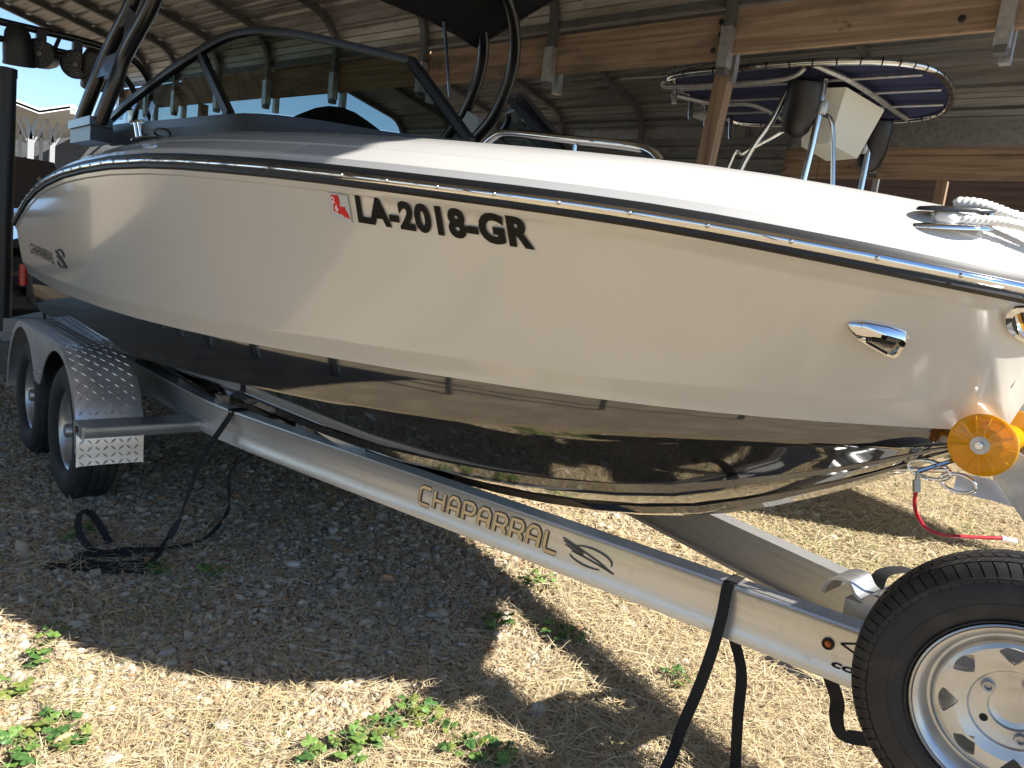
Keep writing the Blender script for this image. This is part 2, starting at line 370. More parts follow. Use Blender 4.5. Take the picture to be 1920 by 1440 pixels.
# cockpit sole and stern lid
mb = MB(); mb.hexa([(-5.6, CL - 1.0, 1.16), (-2.4, CL - 0.9, 1.16), (-2.4, CL + 0.9, 1.16), (-5.6, CL + 1.0, 1.16), (-5.6, CL - 1.0, 1.2), (-2.4, CL - 0.9, 1.2), (-2.4, CL + 0.9, 1.2), (-5.6, CL + 1.0, 1.2)]); mb.hexa([(-2.395, CL - .78, 1.22), (-1.1, CL - .25, 1.26), (-1.1, CL + .25, 1.26), (-2.395, CL + .78, 1.22), (-2.395, CL - .78, 1.25), (-1.1, CL - .25, 1.29), (-1.1, CL + .25, 1.29), (-2.395, CL + .78, 1.25)]); mb.build('cockpit_floor', m_grey, boat)
mb = MB()
for x0, x1 in ((-5.72, -5.0),):
    mb.hexa([(x0, CL - .96, 1.2), (x1, CL - .97, 1.2), (x1, CL + .97, 1.2), (x0, CL + .96, 1.2), (x0, CL - .96, 1.40), (x1, CL - .97, 1.62), (x1, CL + .97, 1.62), (x0, CL + .96, 1.40)])
mb.build('sun_pad', m_white, boat)
# --- rub rail
def rail_path(s, dz, out):
    return [Vector((x, CL + s * (bs(x) + (out if bs(x) > 0.02 else 0)), zs(x) + dz)) for x in ST]
full = rail_path(-1, 0, 0)[:-1] + [Vector((-0.36 + 0.004, CL, zs(-0.36)))] + list(reversed(rail_path(1, 0, 0)[:-1]))
mb = MB()
mb.sweep(full, [(-0.012, -0.014), (0.004, -0.014), (0.016, -0.008), (0.016, 0.030), (0.010, 0.040), (-0.012, 0.040)])
rail = mb.build('rub_rail', m_rubber, boat, 35)
mb = MB()
mb.sweep([p + Vector((0, 0, 0.013)) for p in full], [(0.013, -0.013), (0.0205, -0.0085), (0.0235, 0.0), (0.0205, 0.0085), (0.013, 0.013)])
ins = mb.build('rail_insert', m_chrome, rail, 60)
scr = None
mbs = MB(); mbs.lathe([(0.0, 0.004), (0.0032, 0.0035), (0.0052, 0.001), (0.0055, -0.003)], (0, 0, 0), (0, -1, 0), 10)
sm = mbs.mesh('screw', m_steel)
acc = 0.0; last = full[0]
for i in range(1, len(full)):
    seg = (full[i] - last).length if False else (full[i] - full[i - 1]).length
    k = 0.0
    while acc + (seg - k) >= 0.165:
        k += 0.165 - acc; acc = 0.0
        p = full[i - 1].lerp(full[i], k / seg); d = (full[i] - full[i - 1]).normalized(); n = d.cross(Vector((0, 0, 1))).normalized()
        if p.y > CL + 0.3: continue
        o = link('screw', sm, rail); o.location = p + n * 0.0235 + Vector((0, 0, 0.013)); o.rotation_euler = (0, 0, math.atan2(n.y, n.x) + PI / 2)
        # children of the rail inherit the base offset of the boat
    acc += seg - k
# --- windshield (starboard half, mirrored to port)
def mirror(p): return Vector((p[0], 2 * CL - p[1], p[2]))
WB = [Vector(p) for p in ((-4.624, 1.120, 1.895), (-3.985, 1.120, 1.882), (-3.478, 1.125, 1.864), (-2.984, 1.160, 1.859), (-2.806, 1.230, 1.865), (-2.675, 1.380, 1.867), (-2.540, 1.530, 1.859), (-2.410, 1.660, 1.857), (-2.289, 1.800, 1.862))]
WT = [Vector(p) for p in ((-4.614, 1.130, 1.914), (-4.203, 1.140, 2.003), (-3.833, 1.160, 2.081), (-3.611, 1.200, 2.148), (-3.469, 1.260, 2.217), (-3.367, 1.310, 2.255), (-3.287, 1.380, 2.279), (-3.158, 1.440, 2.272), (-3.034, 1.560, 2.260), (-2.905, 1.690, 2.239), (-2.745, 1.800, 2.210))]
def resample(P, n):
    L = [0.0]
    for a, b in zip(P[:-1], P[1:]): L.append(L[-1] + (b - a).length)
    out = []
    for k in range(n):
        t = L[-1] * k / (n - 1); i = min(max(int(np.searchsorted(L, t)) - 1, 0), len(P) - 2)
        out.append(P[i].lerp(P[i + 1], min(1.0, max(0.0, (t - L[i]) / max(L[i + 1] - L[i], 1e-9)))))
    return out
def wind_half(mf, side):
    fn = (lambda p: Vector(p)) if side < 0 else mirror
    B = [fn(p) for p in resample(smooth_path(WB, 8), 41)]; T = [fn(p) for p in resample(smooth_path(WT, 8), 41)]
    fr = MB()
    prof = [(-0.016, -0.014), (0.016, -0.014), (0.018, 0.0), (0.016, 0.014), (-0.016, 0.014)]
    fr.sweep(T, prof, (0, 0, 1)); fr.sweep([p + Vector((0, 0, -0.014)) for p in B], [(-0.022, -0.022), (0.022, -0.022), (0.02, 0.016), (-0.016, 0.016)], (0, 0, 1))
    fr.bar(B[-1], T[-1], 0.035, 0.035, upv=(0, 1, 0)); fr.bar(B[0], T[0], 0.03, 0.03, upv=(0, 1, 0))
    f = fr.build('windshield', m_frame, boat, 35)
    tr = MB(); tr.sweep([p + Vector((0, 0, -0.04)) for p in B], [(-0.05, -0.045), (0.026, -0.03), (0.024, 0.006), (-0.03, 0.006)], (0, 0, 1)); tr.build('base_trim', m_blackm, f)
    g = MB()
    off = Vector((0, 0.003, 0)); g.rows([[b.lerp(t, q) for q in (0.02, 0.35, 0.65, 0.98)] for b, t in zip(B, T)])
    g.build('glass_pane', m_glass, f, 60)
    mu = MB(); mu.bar(fn((-3.005, 1.170, 1.865)), fn((-3.574, 1.240, 2.193)), 0.035, 0.03, upv=(0, 1, 0)); mu.build('mullion', m_blackm, f)
    return f
wind_half(None, -1); wp = wind_half(None, 1)
# walk-through glass door edge on the port jamb
mb = MB(); a, b = mirror(WB[-1]), mirror(WT[-1])
mb.bar(a + Vector((0.03, -0.07, 0)), b + Vector((0.03, -0.07, -0.03)), 0.03, 0.05, upv=(0, 1, 0)); mb.bar(a + Vector((0.05, -0.02, 0)), b + Vector((0.05, -0.02, 0)), 0.012, 0.05, upv=(0, 1, 0))
mb.build('walkthrough_door_frame', m_frame, boat)
# dash / helm hump behind the glass
mb = MB(); rows = []
for i in range(11):
    u = i / 10; y = lerp(1.36, 1.93, u); h = 0.0 + 0.205 * math.sin(PI * min(1, u * 0.95 + 0.03)) ** 0.8
    rows.append([Vector((-3.25 + 0.10 * u, y, 1.60)), Vector((-3.2 + 0.10 * u, y, 1.78 + h)), Vector((-3.05 + 0.1 * u, y, 1.80 + h)), Vector((-2.86 + 0.12 * u, y, 1.78 + h * 0.6)), Vector((-2.62 + 0.25 * u, y, 1.76))])
mb.rows(rows); mb.build('helm_dash', m_blackm, boat, 60)
mb = MB(); rows = []
for i in range(11):
    u = i / 10; y = lerp(2.3, 2.95, u); h = 0.03 + 0.08 * math.sin(PI * u)
    rows.append([Vector((-3.05, y, 1.6)), Vector((-3.0, y, 1.78 + h)), Vector((-2.7, y, 1.78 + h)), Vector((-2.5, y, 1.76))])
mb.rows(rows); mb.build('port_dash', m_blackm, boat, 60)
# --- bow grab rails
for s in (-1, 1):
    P = [Vector(p) for p in ((-1.984, 1.620, 1.797), (-1.942, 1.620, 1.825), (-1.877, 1.630, 1.837), (-1.625, 1.680, 1.815), (-1.445, 1.730, 1.799), (-1.371, 1.730, 1.780), (-1.324, 1.720, 1.749))]
    if s > 0: P = [mirror(p) for p in P]
    mb = MB(); mb.tube(smooth_path(P, 6), 0.0135, 10); P2 = [p + Vector((0, 0, 0)) for p in P]
    mb.tube([P[3] , P[3] + Vector((0.0, 0.0, -0.09))], 0.006, 8)
    mb.build('bow_grab_rail', m_chrome, boat, 60)
# --- pull-up cleat and vent on the side deck
mb = MB()
p = Vector((-3.607, 1.020, 1.791))
mb.lathe([(0, 0.006), (0.035, 0.006), (0.04, 0)], p + Vector((0, 0, -0.012)), (0, -0.5, 0.86), 16)
for dx in (-0.025, 0.03): mb.tube([p + Vector((dx, 0, -0.01)), p + Vector((dx - 0.015, -0.008, 0.05))], 0.009, 8)
mb.tube([p + Vector((-0.10, -0.008, 0.055)), p + Vector((0.06, -0.008, 0.05))], 0.009, 8)
mb.build('pull_up_cleat', m_chrome, boat)
mb = MB(); p = Vector((-3.343, 1.030, 1.786)); e = []
for k in range(20):
    a = 2 * PI * k / 20; e.append(p + Vector((0.085 * math.cos(a), -0.016 * math.sin(a), 0.013 * math.sin(a))))
mb.tube(e, 0.005, 6, closed=True); mb.build('oval_vent_trim', m_blackm, boat)
# --- registration numbers, sticker, badge on the starboard side
def hull_frame(p00, p10, p01):
    """bilinear map from (u, v) on the side: corners given as (x, z)"""
    def f(u, v, lift=0.004):
        x = p00[0] + (p10[0] - p00[0]) * u + (p01[0] - p00[0]) * v; z = p00[1] + (p10[1] - p00[1]) * u + (p01[1] - p00[1]) * v
        return side_at(x, z, -1, lift)
    return f
vs, fs = text_mesh('LA-2018-GR', 1.0, 0, 0.052, spacing=1.08)
x0, x1 = min(v.x for v in vs), max(v.x for v in vs); y0, y1 = min(v.y for v in vs), max(v.y for v in vs)
F = hull_frame((-1.835, 1.483), (-1.304, 1.459), (-1.817, 1.554))
mb = MB(); mb.add([F((v.x - x0) / (x1 - x0), (v.y - y0) / (y1 - y0)) for v in vs], fs); mb.build('registration_number', m_decal, boat, 0)
F = hull_frame((-1.936, 1.486), (-1.860, 1.481), (-1.921, 1.556))
def patch(mbx, poly, lift): 
    mbx.add([F(u, v, lift) for u, v in poly], [tuple(range(len(poly)))])
mb = MB(); mb.rows([[F(u, v, 0.004) for v in (0, 0.5, 1)] for u in (0, 0.5, 1)]); st = mb.build('registration_sticker', m_stick, boat, 0)
LAs = [(0.12, 0.93), (0.52, 0.96), (0.56, 0.70), (0.50, 0.55), (0.78, 0.56), (0.80, 0.42), (0.88, 0.36), (0.92, 0.20), (0.98, 0.12), (0.80, 0.17), (0.66, 0.17), (0.58, 0.26), (0.42, 0.26), (0.30, 0.34), (0.16, 0.34), (0.20, 0.58)]
mb = MB(); patch(mb, LAs, 0.005); mb.build('state_outline', m_stickr, st, 0)
mb = MB()
for ch, (u0, v0, uw, vh) in (('2', (0.16, 0.64, 0.16, 0.24)), ('6', (0.27, 0.36, 0.16, 0.24))):
    tv, tf = text_mesh(ch, 1.0, 0, 0.02); a0, a1 = min(v.x for v in tv), max(v.x for v in tv); b0, b1 = min(v.y for v in tv), max(v.y for v in tv)
    mb.add([F(u0 + uw * (v.x - a0) / (a1 - a0), v0 + vh * (v.y - b0) / (b1 - b0), 0.0058) for v in tv], tf)
mb.build('year_number', m_stickw, st, 0)
vs, fs = text_mesh('CHAPARRAL', 1.0, 0.2, 0.005)
x0, x1 = min(v.x for v in vs), max(v.x for v in vs); y0, y1 = min(v.y for v in vs), max(v.y for v in vs)
F = hull_frame((-5.34, 1.160), (-4.66, 1.142), (-5.34, 1.222))
mb = MB(); mb.add([F((v.x - x0) / (x1 - x0), (v.y - y0) / (y1 - y0), 0.004) for v in vs], fs)
ELL = lambda cx_, cy_, rx, ry, a0, a1, n=14: [(cx_ + rx * math.cos(lerp(a0, a1, k / n)), cy_ + ry * math.sin(lerp(a0, a1, k / n))) for k in range(n + 1)]
F2 = hull_frame((-4.58, 1.140), (-4.36, 1.136), (-4.58, 1.235))
for path in (ELL(0.5, 0.5, 0.42, 0.45, 0.3, 2.2), ELL(0.5, 0.45, 0.42, 0.42, 3.6, 5.6), [(0.0, 0.8), (0.5, 0.55), (1.0, 0.1)], [(0.1, 0.55), (0.5, 0.4), (0.9, 0.1)]):
    mb.ribbon([F2(u, v, 0.004) for u, v in path], 0.010, 0.004, (0, -1, 0))
mb.build('badge_lettering', m_decal, boat, 0)
# --- chrome docking light and bow vent fitting
def fin_light(name, xc, zc0, L, Hh, cut=1.0):
    F = lambda u, v, l: side_at(xc + u * L, zc0 + v * Hh, -1, l)
    outline = [(-0.5, 0.22), (-0.44, 0.38), (-0.2, 0.48), (0.2, 0.46), (0.47, 0.36), (0.5, 0.2), (0.42, -0.05), (0.28, -0.38), (0.18, -0.5), (0.05, -0.46), (-0.2, -0.22), (-0.42, 0.05)]
    inner = [(-0.26, 0.06), (-0.22, 0.12), (-0.05, 0.12), (0.12, 0.10), (0.28, 0.06), (0.33, 0.02), (0.30, -0.08), (0.22, -0.30), (0.16, -0.38), (0.06, -0.34), (-0.12, -0.16), (-0.24, 0.0)]
    mb = MB()
    mb.rows([[F(u, v, 0.0) for u, v in outline], [F(u, v, 0.008) for u, v in outline], [F(lerp(u, i[0], .45), lerp(v, i[1], .45), 0.022) for (u, v), i in zip(outline, inner)], [F(u, v, 0.020) for u, v in inner], [F(u * .95, v * .95, 0.008) for u, v in inner]], close_u=True)
    o = mb.build(name, m_chrome, boat, 50)
    mb = MB(); mb.add([F(u * .95, v * .95, 0.009) for u, v in inner], [tuple(range(12))]); mb.build('lens', m_logo, o, 0)
    mb = MB()
    for k in range(11):
        q = k / 10; u = lerp(-0.2, 0.24, q); mb.prism([(-0.0022, -0.004), (0.0022, -0.004), (0.0022, 0.004), (-0.0022, 0.004)], (F(u, 0.085 - 0.03 * q, 0.0205), Vector((1, 0, 0)), Vector((0, 0.1, 1))), -0.002)
        u = lerp(-0.22, 0.06, q); v = lerp(-0.02, -0.31, q); mb.prism([(-0.002, -0.003), (0.002, -0.003), (0.002, 0.003), (-0.002, 0.003)], (F(u, v, 0.0205), Vector((1, 0, 0)), Vector((0, 0.1, 1))), -0.002)
    mb.build('slot', m_holes, o, 0, kind='stuff')
    mb = MB(); mb.lathe([(0, 0.003), (0.004, 0.002), (0.006, 0)], F(-0.27, 0.06, 0.019), side_normal(xc, 0.6), 12); mb.build('screw', m_chrome, o)
    return o
fin_light('docking_light', -0.650, 1.358, 0.100, 0.066)
# louvred fitting at the bow, right edge of the frame
F = lambda u, v, l: side_at(-0.420 + u * 0.075, 1.424 + v * 0.075, -1, l)
mb = MB(); e = [(0.5 * math.cos(a), 0.5 * math.sin(a) * (1 - 0.2 * math.cos(a))) for a in np.linspace(0, 2 * PI, 25)[:-1]]
mb.rows([[F(u, v, 0) for u, v in e], [F(u, v, 0.012) for u, v in e], [F(u * .82, v * .82, 0.014) for u, v in e], [F(u * .78, v * .78, 0.004) for u, v in e]], close_u=True)
vo = mb.build('bow_vent', m_chrome, boat, 50)
mb = MB(); mb.add([F(u * .79, v * .79, 0.004) for u, v in e], [tuple(range(24))]); mb.build('vent_recess', m_blackm, vo, 0)
for u in (-0.24, -0.02, 0.2):
    mb = MB(); mb.bar(F(u, -0.36, 0.008), F(u, 0.36, 0.008), 0.012, 0.006, upv=(0, -1, 0)); mb.build('louvre', m_chrome, vo)
# --- bow cleat with two oval plates
ctr = Vector((-0.556, 1.711, 1.602))
def oval(c, L, W, t0, t1, up=Vector((0.05, -0.16, 1)).normalized(), ang=R(49)):
    ex = Vector((math.cos(ang), math.sin(ang), 0)); ex = (ex - up * ex.dot(up)).normalized(); ey = up.cross(ex)
    ring = lambda k, h: [c + ex * (L * k * math.cos(a)) + ey * (W * k * math.sin(a)) + up * h for a in np.linspace(0, 2 * PI, 33)[:-1]]
    m = MB(); m.rows([ring(1, t0), ring(1.0, lerp(t0, t1, .5)), ring(0.93, t1), ring(0.6, t1 + 0.002)], close_u=True); m.add(ring(0.6, t1 + 0.002), [tuple(range(32))]); m.add(ring(1, t0), [tuple(reversed(range(32)))]); return m
cl = oval(ctr, 0.088, 0.040, -0.004, 0.004).build('bow_cleat', m_chrome, boat, 50)
oval(ctr + Vector((0.0, 0.012, 0.036)), 0.082, 0.028, -0.004, 0.004).build('cleat_cap', m_frame, cl, 50)
for dx in (-0.02, 0.05):
    mb = MB(); mb.tube([ctr + Vector((dx, 0.006 + dx * .9, 0)), ctr + Vector((dx, 0.012 + dx * .9, 0.034))], 0.008, 10); mb.build('cleat_post', m_chrome, cl)
# --- wakeboard tower
tw = MB()
NB = [((-4.566, 1.000, 1.888), (-4.423, 1.030, 2.075), (-4.302, 1.060, 2.237), (-4.045, 1.090, 2.441)), ((-4.172, 1.000, 1.880), (-4.074, 1.030, 2.042), (-4.017, 1.060, 2.189), (-3.741, 1.090, 2.389))]
legs = []
for k, pts in enumerate(NB):
    P = [Vector(p) for p in pts]; P += [P[-1] + Vector((0.18, 0.07, 0.34)), P[-1] + Vector((0.34, 0.40, 0.58)), Vector((P[-1].x + 0.40, CL, P[-1].z + 0.66))]
    P2 = P + [mirror(p) for p in reversed(P[:-1])]
    legs.append(P2)
    prof = [(0.045 * math.cos(a), 0.032 * math.sin(a)) for a in np.linspace(0, 2 * PI, 13)[:-1]]
    m = MB(); m.sweep(smooth_path(P2, 6), prof, (0, 1, 0)); 
    if k == 0: tower = m.build('tower', m_blackp, boat, 50)
    else: m.build('tower_leg', m_blackp, tower, 50)
for (a, b) in (((180, 152), (216, 112)), ((214, 96), (240, 62))):
    q0, q1 = lerp(a[0], b[0], 0), 0
for z0, z1, d in ((2.10, 2.20, 0.0), (2.32, 2.42, 0.0)):
    def at(P, z):
        for i in range(3):
            if P[i].z <= z <= P[i + 1].z: return P[i].lerp(P[i + 1], (z - P[i].z) / (P[i + 1].z - P[i].z))
        return P[2]
    for mf in (lambda p: p, mirror):
        q = [mf(at(legs[0], z0)), mf(at(legs[1], z0)), mf(at(legs[1], z1)), mf(at(legs[0], z1))]
        o = Vector((0, 0.018, 0)); m = MB(); m.hexa([q[0] - o, q[1] - o, q[1] + o, q[0] + o, q[3] - o, q[2] - o, q[2] + o, q[3] + o]); m.build('gusset_plate', m_blackp, tower)
for mf in (lambda p: Vector(p), mirror):
    m = MB(); a = (legs[0][0] + legs[1][0]) / 2
    m.box(mf((a.x, a.y, a.z - 0.012)), (0.44, 0.10, 0.04)); m.build('tower_foot', m_blackp, tower)
    m = MB(); c = mf((a.x - 0.01, a.y + 0.01, a.z - 0.065)); m.box(c, (0.40, 0.10, 0.075)); m.build('tower_plinth', m_frame, tower)
# bimini top: black canvas over bows
m = MB(); rows = []
BX0, BX1 = -3.94, -2.3
BIMZ = 2.78
for i in range(13):
    x = lerp(BX0, BX1, i / 12); r = []
    for j in range(13):
        v = j / 12; y = lerp(CL - 0.95, CL + 0.95, v); e = (2 * v - 1); ex = (2 * i / 12 - 1)
        r.append(Vector((x, y, BIMZ + 0.06 * (1 - e ** 4) + 0.04 * (1 - ex ** 2) + 0.21 * (x - BX0))))
    rows.append(r)
m.rows(rows); m.rows([[p + Vector((0, 0, -0.012)) for p in reversed(r)] for r in rows])
edge = rows[0] + [r[-1] for r in rows[1:]] + list(reversed(rows[-1][:-1])) + [r[0] for r in reversed(rows[1:-1])]
m.tube(edge, 0.018, 6, closed=True)
bim = m.build('bimini_top', m_canvas, boat, 60)
for pts in (((-3.85, CL - 0.6), (-4.1, CL - 0.98)), ((-3.85, CL + 0.62), (-4.12, CL + 0.92))): 
    m = MB(); m.tube([Vector((pts[0][0], pts[0][1], BIMZ + 0.02 + 0.21 * (pts[0][0] - BX0))), Vector((pts[1][0], pts[1][1], 2.48))], 0.011, 8); m.build('bimini_strut', m_steel, bim)
#BOATEXTRA

# ------------------------------------------------------------------ trailer
trailer = thing('boat_trailer', 'aluminium tandem-axle boat trailer with tread plate fender carrying the cream boat', 'trailer', (-2.5, CL, 0.0))
ZT, BH, BWD = 0.615, 0.158, 0.075
def beam_path(s):
    P = [(-6.6, 1.33), (-6.0, 1.33), (-5.4, 1.33), (-4.9, 1.33), (-4.4, 1.33), (-4.0, 1.332), (-3.7, 1.338), (-3.45, 1.352), (-3.2, 1.390), (-2.9, 1.45), (-2.57, 1.52), (-1.71, 1.70), (-0.64, 1.915), (0.30, 2.075)]
    return [Vector((x, y if s < 0 else 2 * CL - y, ZT)) for x, y in P]
BP = {}
for s in (-1, 1):
    P = smooth_path(beam_path(s), 6); BP[s] = P
    rows_f, rows_t = [], []
    m = MB(); rings = []
    for i, p in enumerate(P):
        t = (P[min(i + 1, len(P) - 1)] - P[max(i - 1, 0)]).normalized(); n = Vector((t.y, -t.x, 0)) * (1 if s < 0 else -1)  # outward
        pr = [(0.0, -0.006), (-0.003, -0.012), (-0.006, -0.018), (-0.009, -0.10), (-0.004, -0.128), (0.0, -0.140), (0.0, -BH), (-BWD, -BH), (-BWD, -BH + 0.012), (-0.05, -BH + 0.016), (-0.05, -0.018), (-BWD, -0.012), (-BWD, 0.0)]
        g = []
        for k in range(6):
            c = -BWD + 0.010 + k * 0.011; g += [(c - 0.0022, 0.0), (c - 0.0014, -0.004), (c + 0.0014, -0.004), (c + 0.0022, 0.0)]
        pr += g + [(-0.003, 0.0)]
        rings.append([p + n * a + Vector((0, 0, b)) for a, b in pr])
    m.rows(rings if s > 0 else [list(reversed(r)) for r in rings], close_u=True); k = len(rings[0])
    m.add(rings[0], [tuple(range(k))]); m.add(rings[-1], [tuple(range(k))])
    b = m.build('frame_beam', m_alu, trailer, 25)
    if s < 0: beamN = b
    else: beamF = b
def beam_at(x, s=-1):
    P = BP[s]
    for i in range(len(P) - 1):
        if P[i].x <= x <= P[i + 1].x:
            q = P[i].lerp(P[i + 1], (x - P[i].x) / (P[i + 1].x - P[i].x)); t = (P[i + 1] - P[i]).normalized(); n = Vector((t.y, -t.x, 0)) * (1 if s < 0 else -1); return q, t, n
# lettering on the near beam: wide strokes
def beam_map(xa, xb, z0, z1, lift=0.003):
    def f(u, v):
        q, t, n = beam_at(lerp(xa, xb, u)); zz = lerp(z0, z1, v); d = ZT - zz
        dep = -0.006 - 0.003 * min(1, max(0, (d - 0.018) / 0.08)); dep = dep if d < 0.10 else -0.009 + 0.005 * (d - 0.1) / 0.028
        return Vector((q.x, q.y, 0)) + n * (dep + lift) + Vector((0, 0, zz))
    return f
GL = {'C': [[(0.95, 1), (0.25, 1), (0.05, 0.85), (0.05, 0.15), (0.25, 0), (0.95, 0)]], 'H': [[(0.08, 0), (0.08, 1)], [(0.92, 0), (0.92, 1)], [(0.08, 0.5), (0.92, 0.5)]],
      'A': [[(0.08, 0), (0.08, 0.75), (0.3, 1), (0.7, 1), (0.92, 0.78), (0.92, 0)], [(0.08, 0.40), (0.92, 0.40)]],
      'P': [[(0.08, 0), (0.08, 1), (0.75, 1), (0.95, 0.85), (0.95, 0.60), (0.75, 0.42), (0.08, 0.42)]],
      'R': [[(0.08, 0), (0.08, 1), (0.75, 1), (0.95, 0.85), (0.95, 0.60), (0.75, 0.42), (0.08, 0.42)], [(0.6, 0.42), (0.92, 0.22), (0.92, 0)]],
      'L': [[(0.08, 1), (0.08, 0.2), (0.2, 0), (0.95, 0)]]}
word = 'CHAPARRAL'; XA, XB = -2.135, -1.520; bm = beam_map(XA, XB, 0.513, 0.580); bmd = beam_map(XA, XB, 0.513, 0.580, 0.001)
mb = MB(); md = MB()
for i, ch in enumerate(word):
    for st_ in GL[ch]:
        q = []
        for (u, v) in st_: q.append(((i + 0.08 + u * 0.78) / 9 + 0.012 * (v - .5), v))
        pts = []
        for a, b_ in zip(q[:-1], q[1:]): pts += [(lerp(a[0], b_[0], t), lerp(a[1], b_[1], t)) for t in (0, 0.5)]
        pts.append(q[-1])
        mb.ribbon([bm(*p) for p in pts], 0.0115, 0.003, (0.2, -1, 0)); md.ribbon([bmd(*p) for p in pts], 0.0195, 0.002, (0.2, -1, 0))
lt = md.build('beam_lettering', m_logod, beamN, 0); mb.build('lettering_face', m_logo, beamN, 0)
em = beam_map(-1.515, -1.325, 0.508, 0.578); mb = MB()
for path in (ELL(0.55, 0.52, 0.40, 0.42, -0.25, 2.3), ELL(0.55, 0.42, 0.40, 0.38, 3.4, 5.2), [(0.0, 0.98), (0.35, 0.72), (0.7, 0.45), (1.0, 0.12)], [(0.02, 0.86), (0.3, 0.66), (0.42, 0.58)], [(0.06, 0.70), (0.25, 0.56), (0.42, 0.50)], [(0.2, 0.50), (0.5, 0.40), (0.75, 0.28), (1.0, 0.12)]):
    n = len(path); sc_ = [0.5 + 0.5 * math.sin(PI * (0.15 + 0.7 * i / max(1, n - 1))) for i in range(n)]
    mb.sweep([em(*p) for p in path], [(-0.0022, -0.001), (0.0022, -0.001), (0.0022, 0.001), (-0.0022, 0.001)], (0.2, -1, 0), scale=sc_)
mb.build('running_bird_emblem', m_logod, beamN, 0)
# maker's decal near the spare tyre: outline head and lower-case word
cm = beam_map(-0.685, -0.51, 0.485, 0.60, 0.002); mb = MB()
vs, fs = text_mesh('coyote', 1.0, 0.15, 0.03); x0, x1 = min(v.x for v in vs), max(v.x for v in vs); y0, y1 = min(v.y for v in vs), max(v.y for v in vs)
mb.add([cm(-0.02 + 0.92 * (v.x - x0) / (x1 - x0), 0.02 + 0.21 * (v.y - y0) / (y1 - y0)) for v in vs], fs)
for path, wd in (([(0.05, 0.66), (0.25, 0.78), (0.5, 0.80), (0.75, 0.74)], 0.004), ([(0.05, 0.66), (0.25, 0.55), (0.40, 0.36), (0.46, 0.22)], 0.004), ([(0.40, 0.80), (0.44, 0.97), (0.60, 0.92), (0.72, 0.76)], 0.004), ([(0.47, 0.92), (0.58, 0.86), (0.64, 0.76)], 0.002), ([(0.46, 0.55), (0.56, 0.50), (0.60, 0.36), (0.56, 0.25)], 0.003)):
    mb.ribbon([cm(*p) for p in path], wd, 0.0012, (0.2, -1, 0))
mb.build('maker_decal', m_decal, beamN, 0)
def marker(pos, n, mt, parent, r=0.014, name='marker_light'):
    m = MB(); m.lathe([(r * 0.72, 0.002), (r * 0.8, 0.007), (r, 0.008), (r * 1.15, 0.003), (r * 1.15, -0.004)], pos, n, 20); o = m.build(name, m_rubber, parent)
    m = MB(); m.lathe([(0.0, 0.009), (r * 0.3, 0.0085), (r * 0.6, 0.006), (r * 0.75, 0.001)], pos, n, 20); m.build('lens', mt, o)
q, t, n = beam_at(-0.705); marker(Vector((q.x, q.y, 0.548)) + n * (-0.007), n, m_amber, beamN)
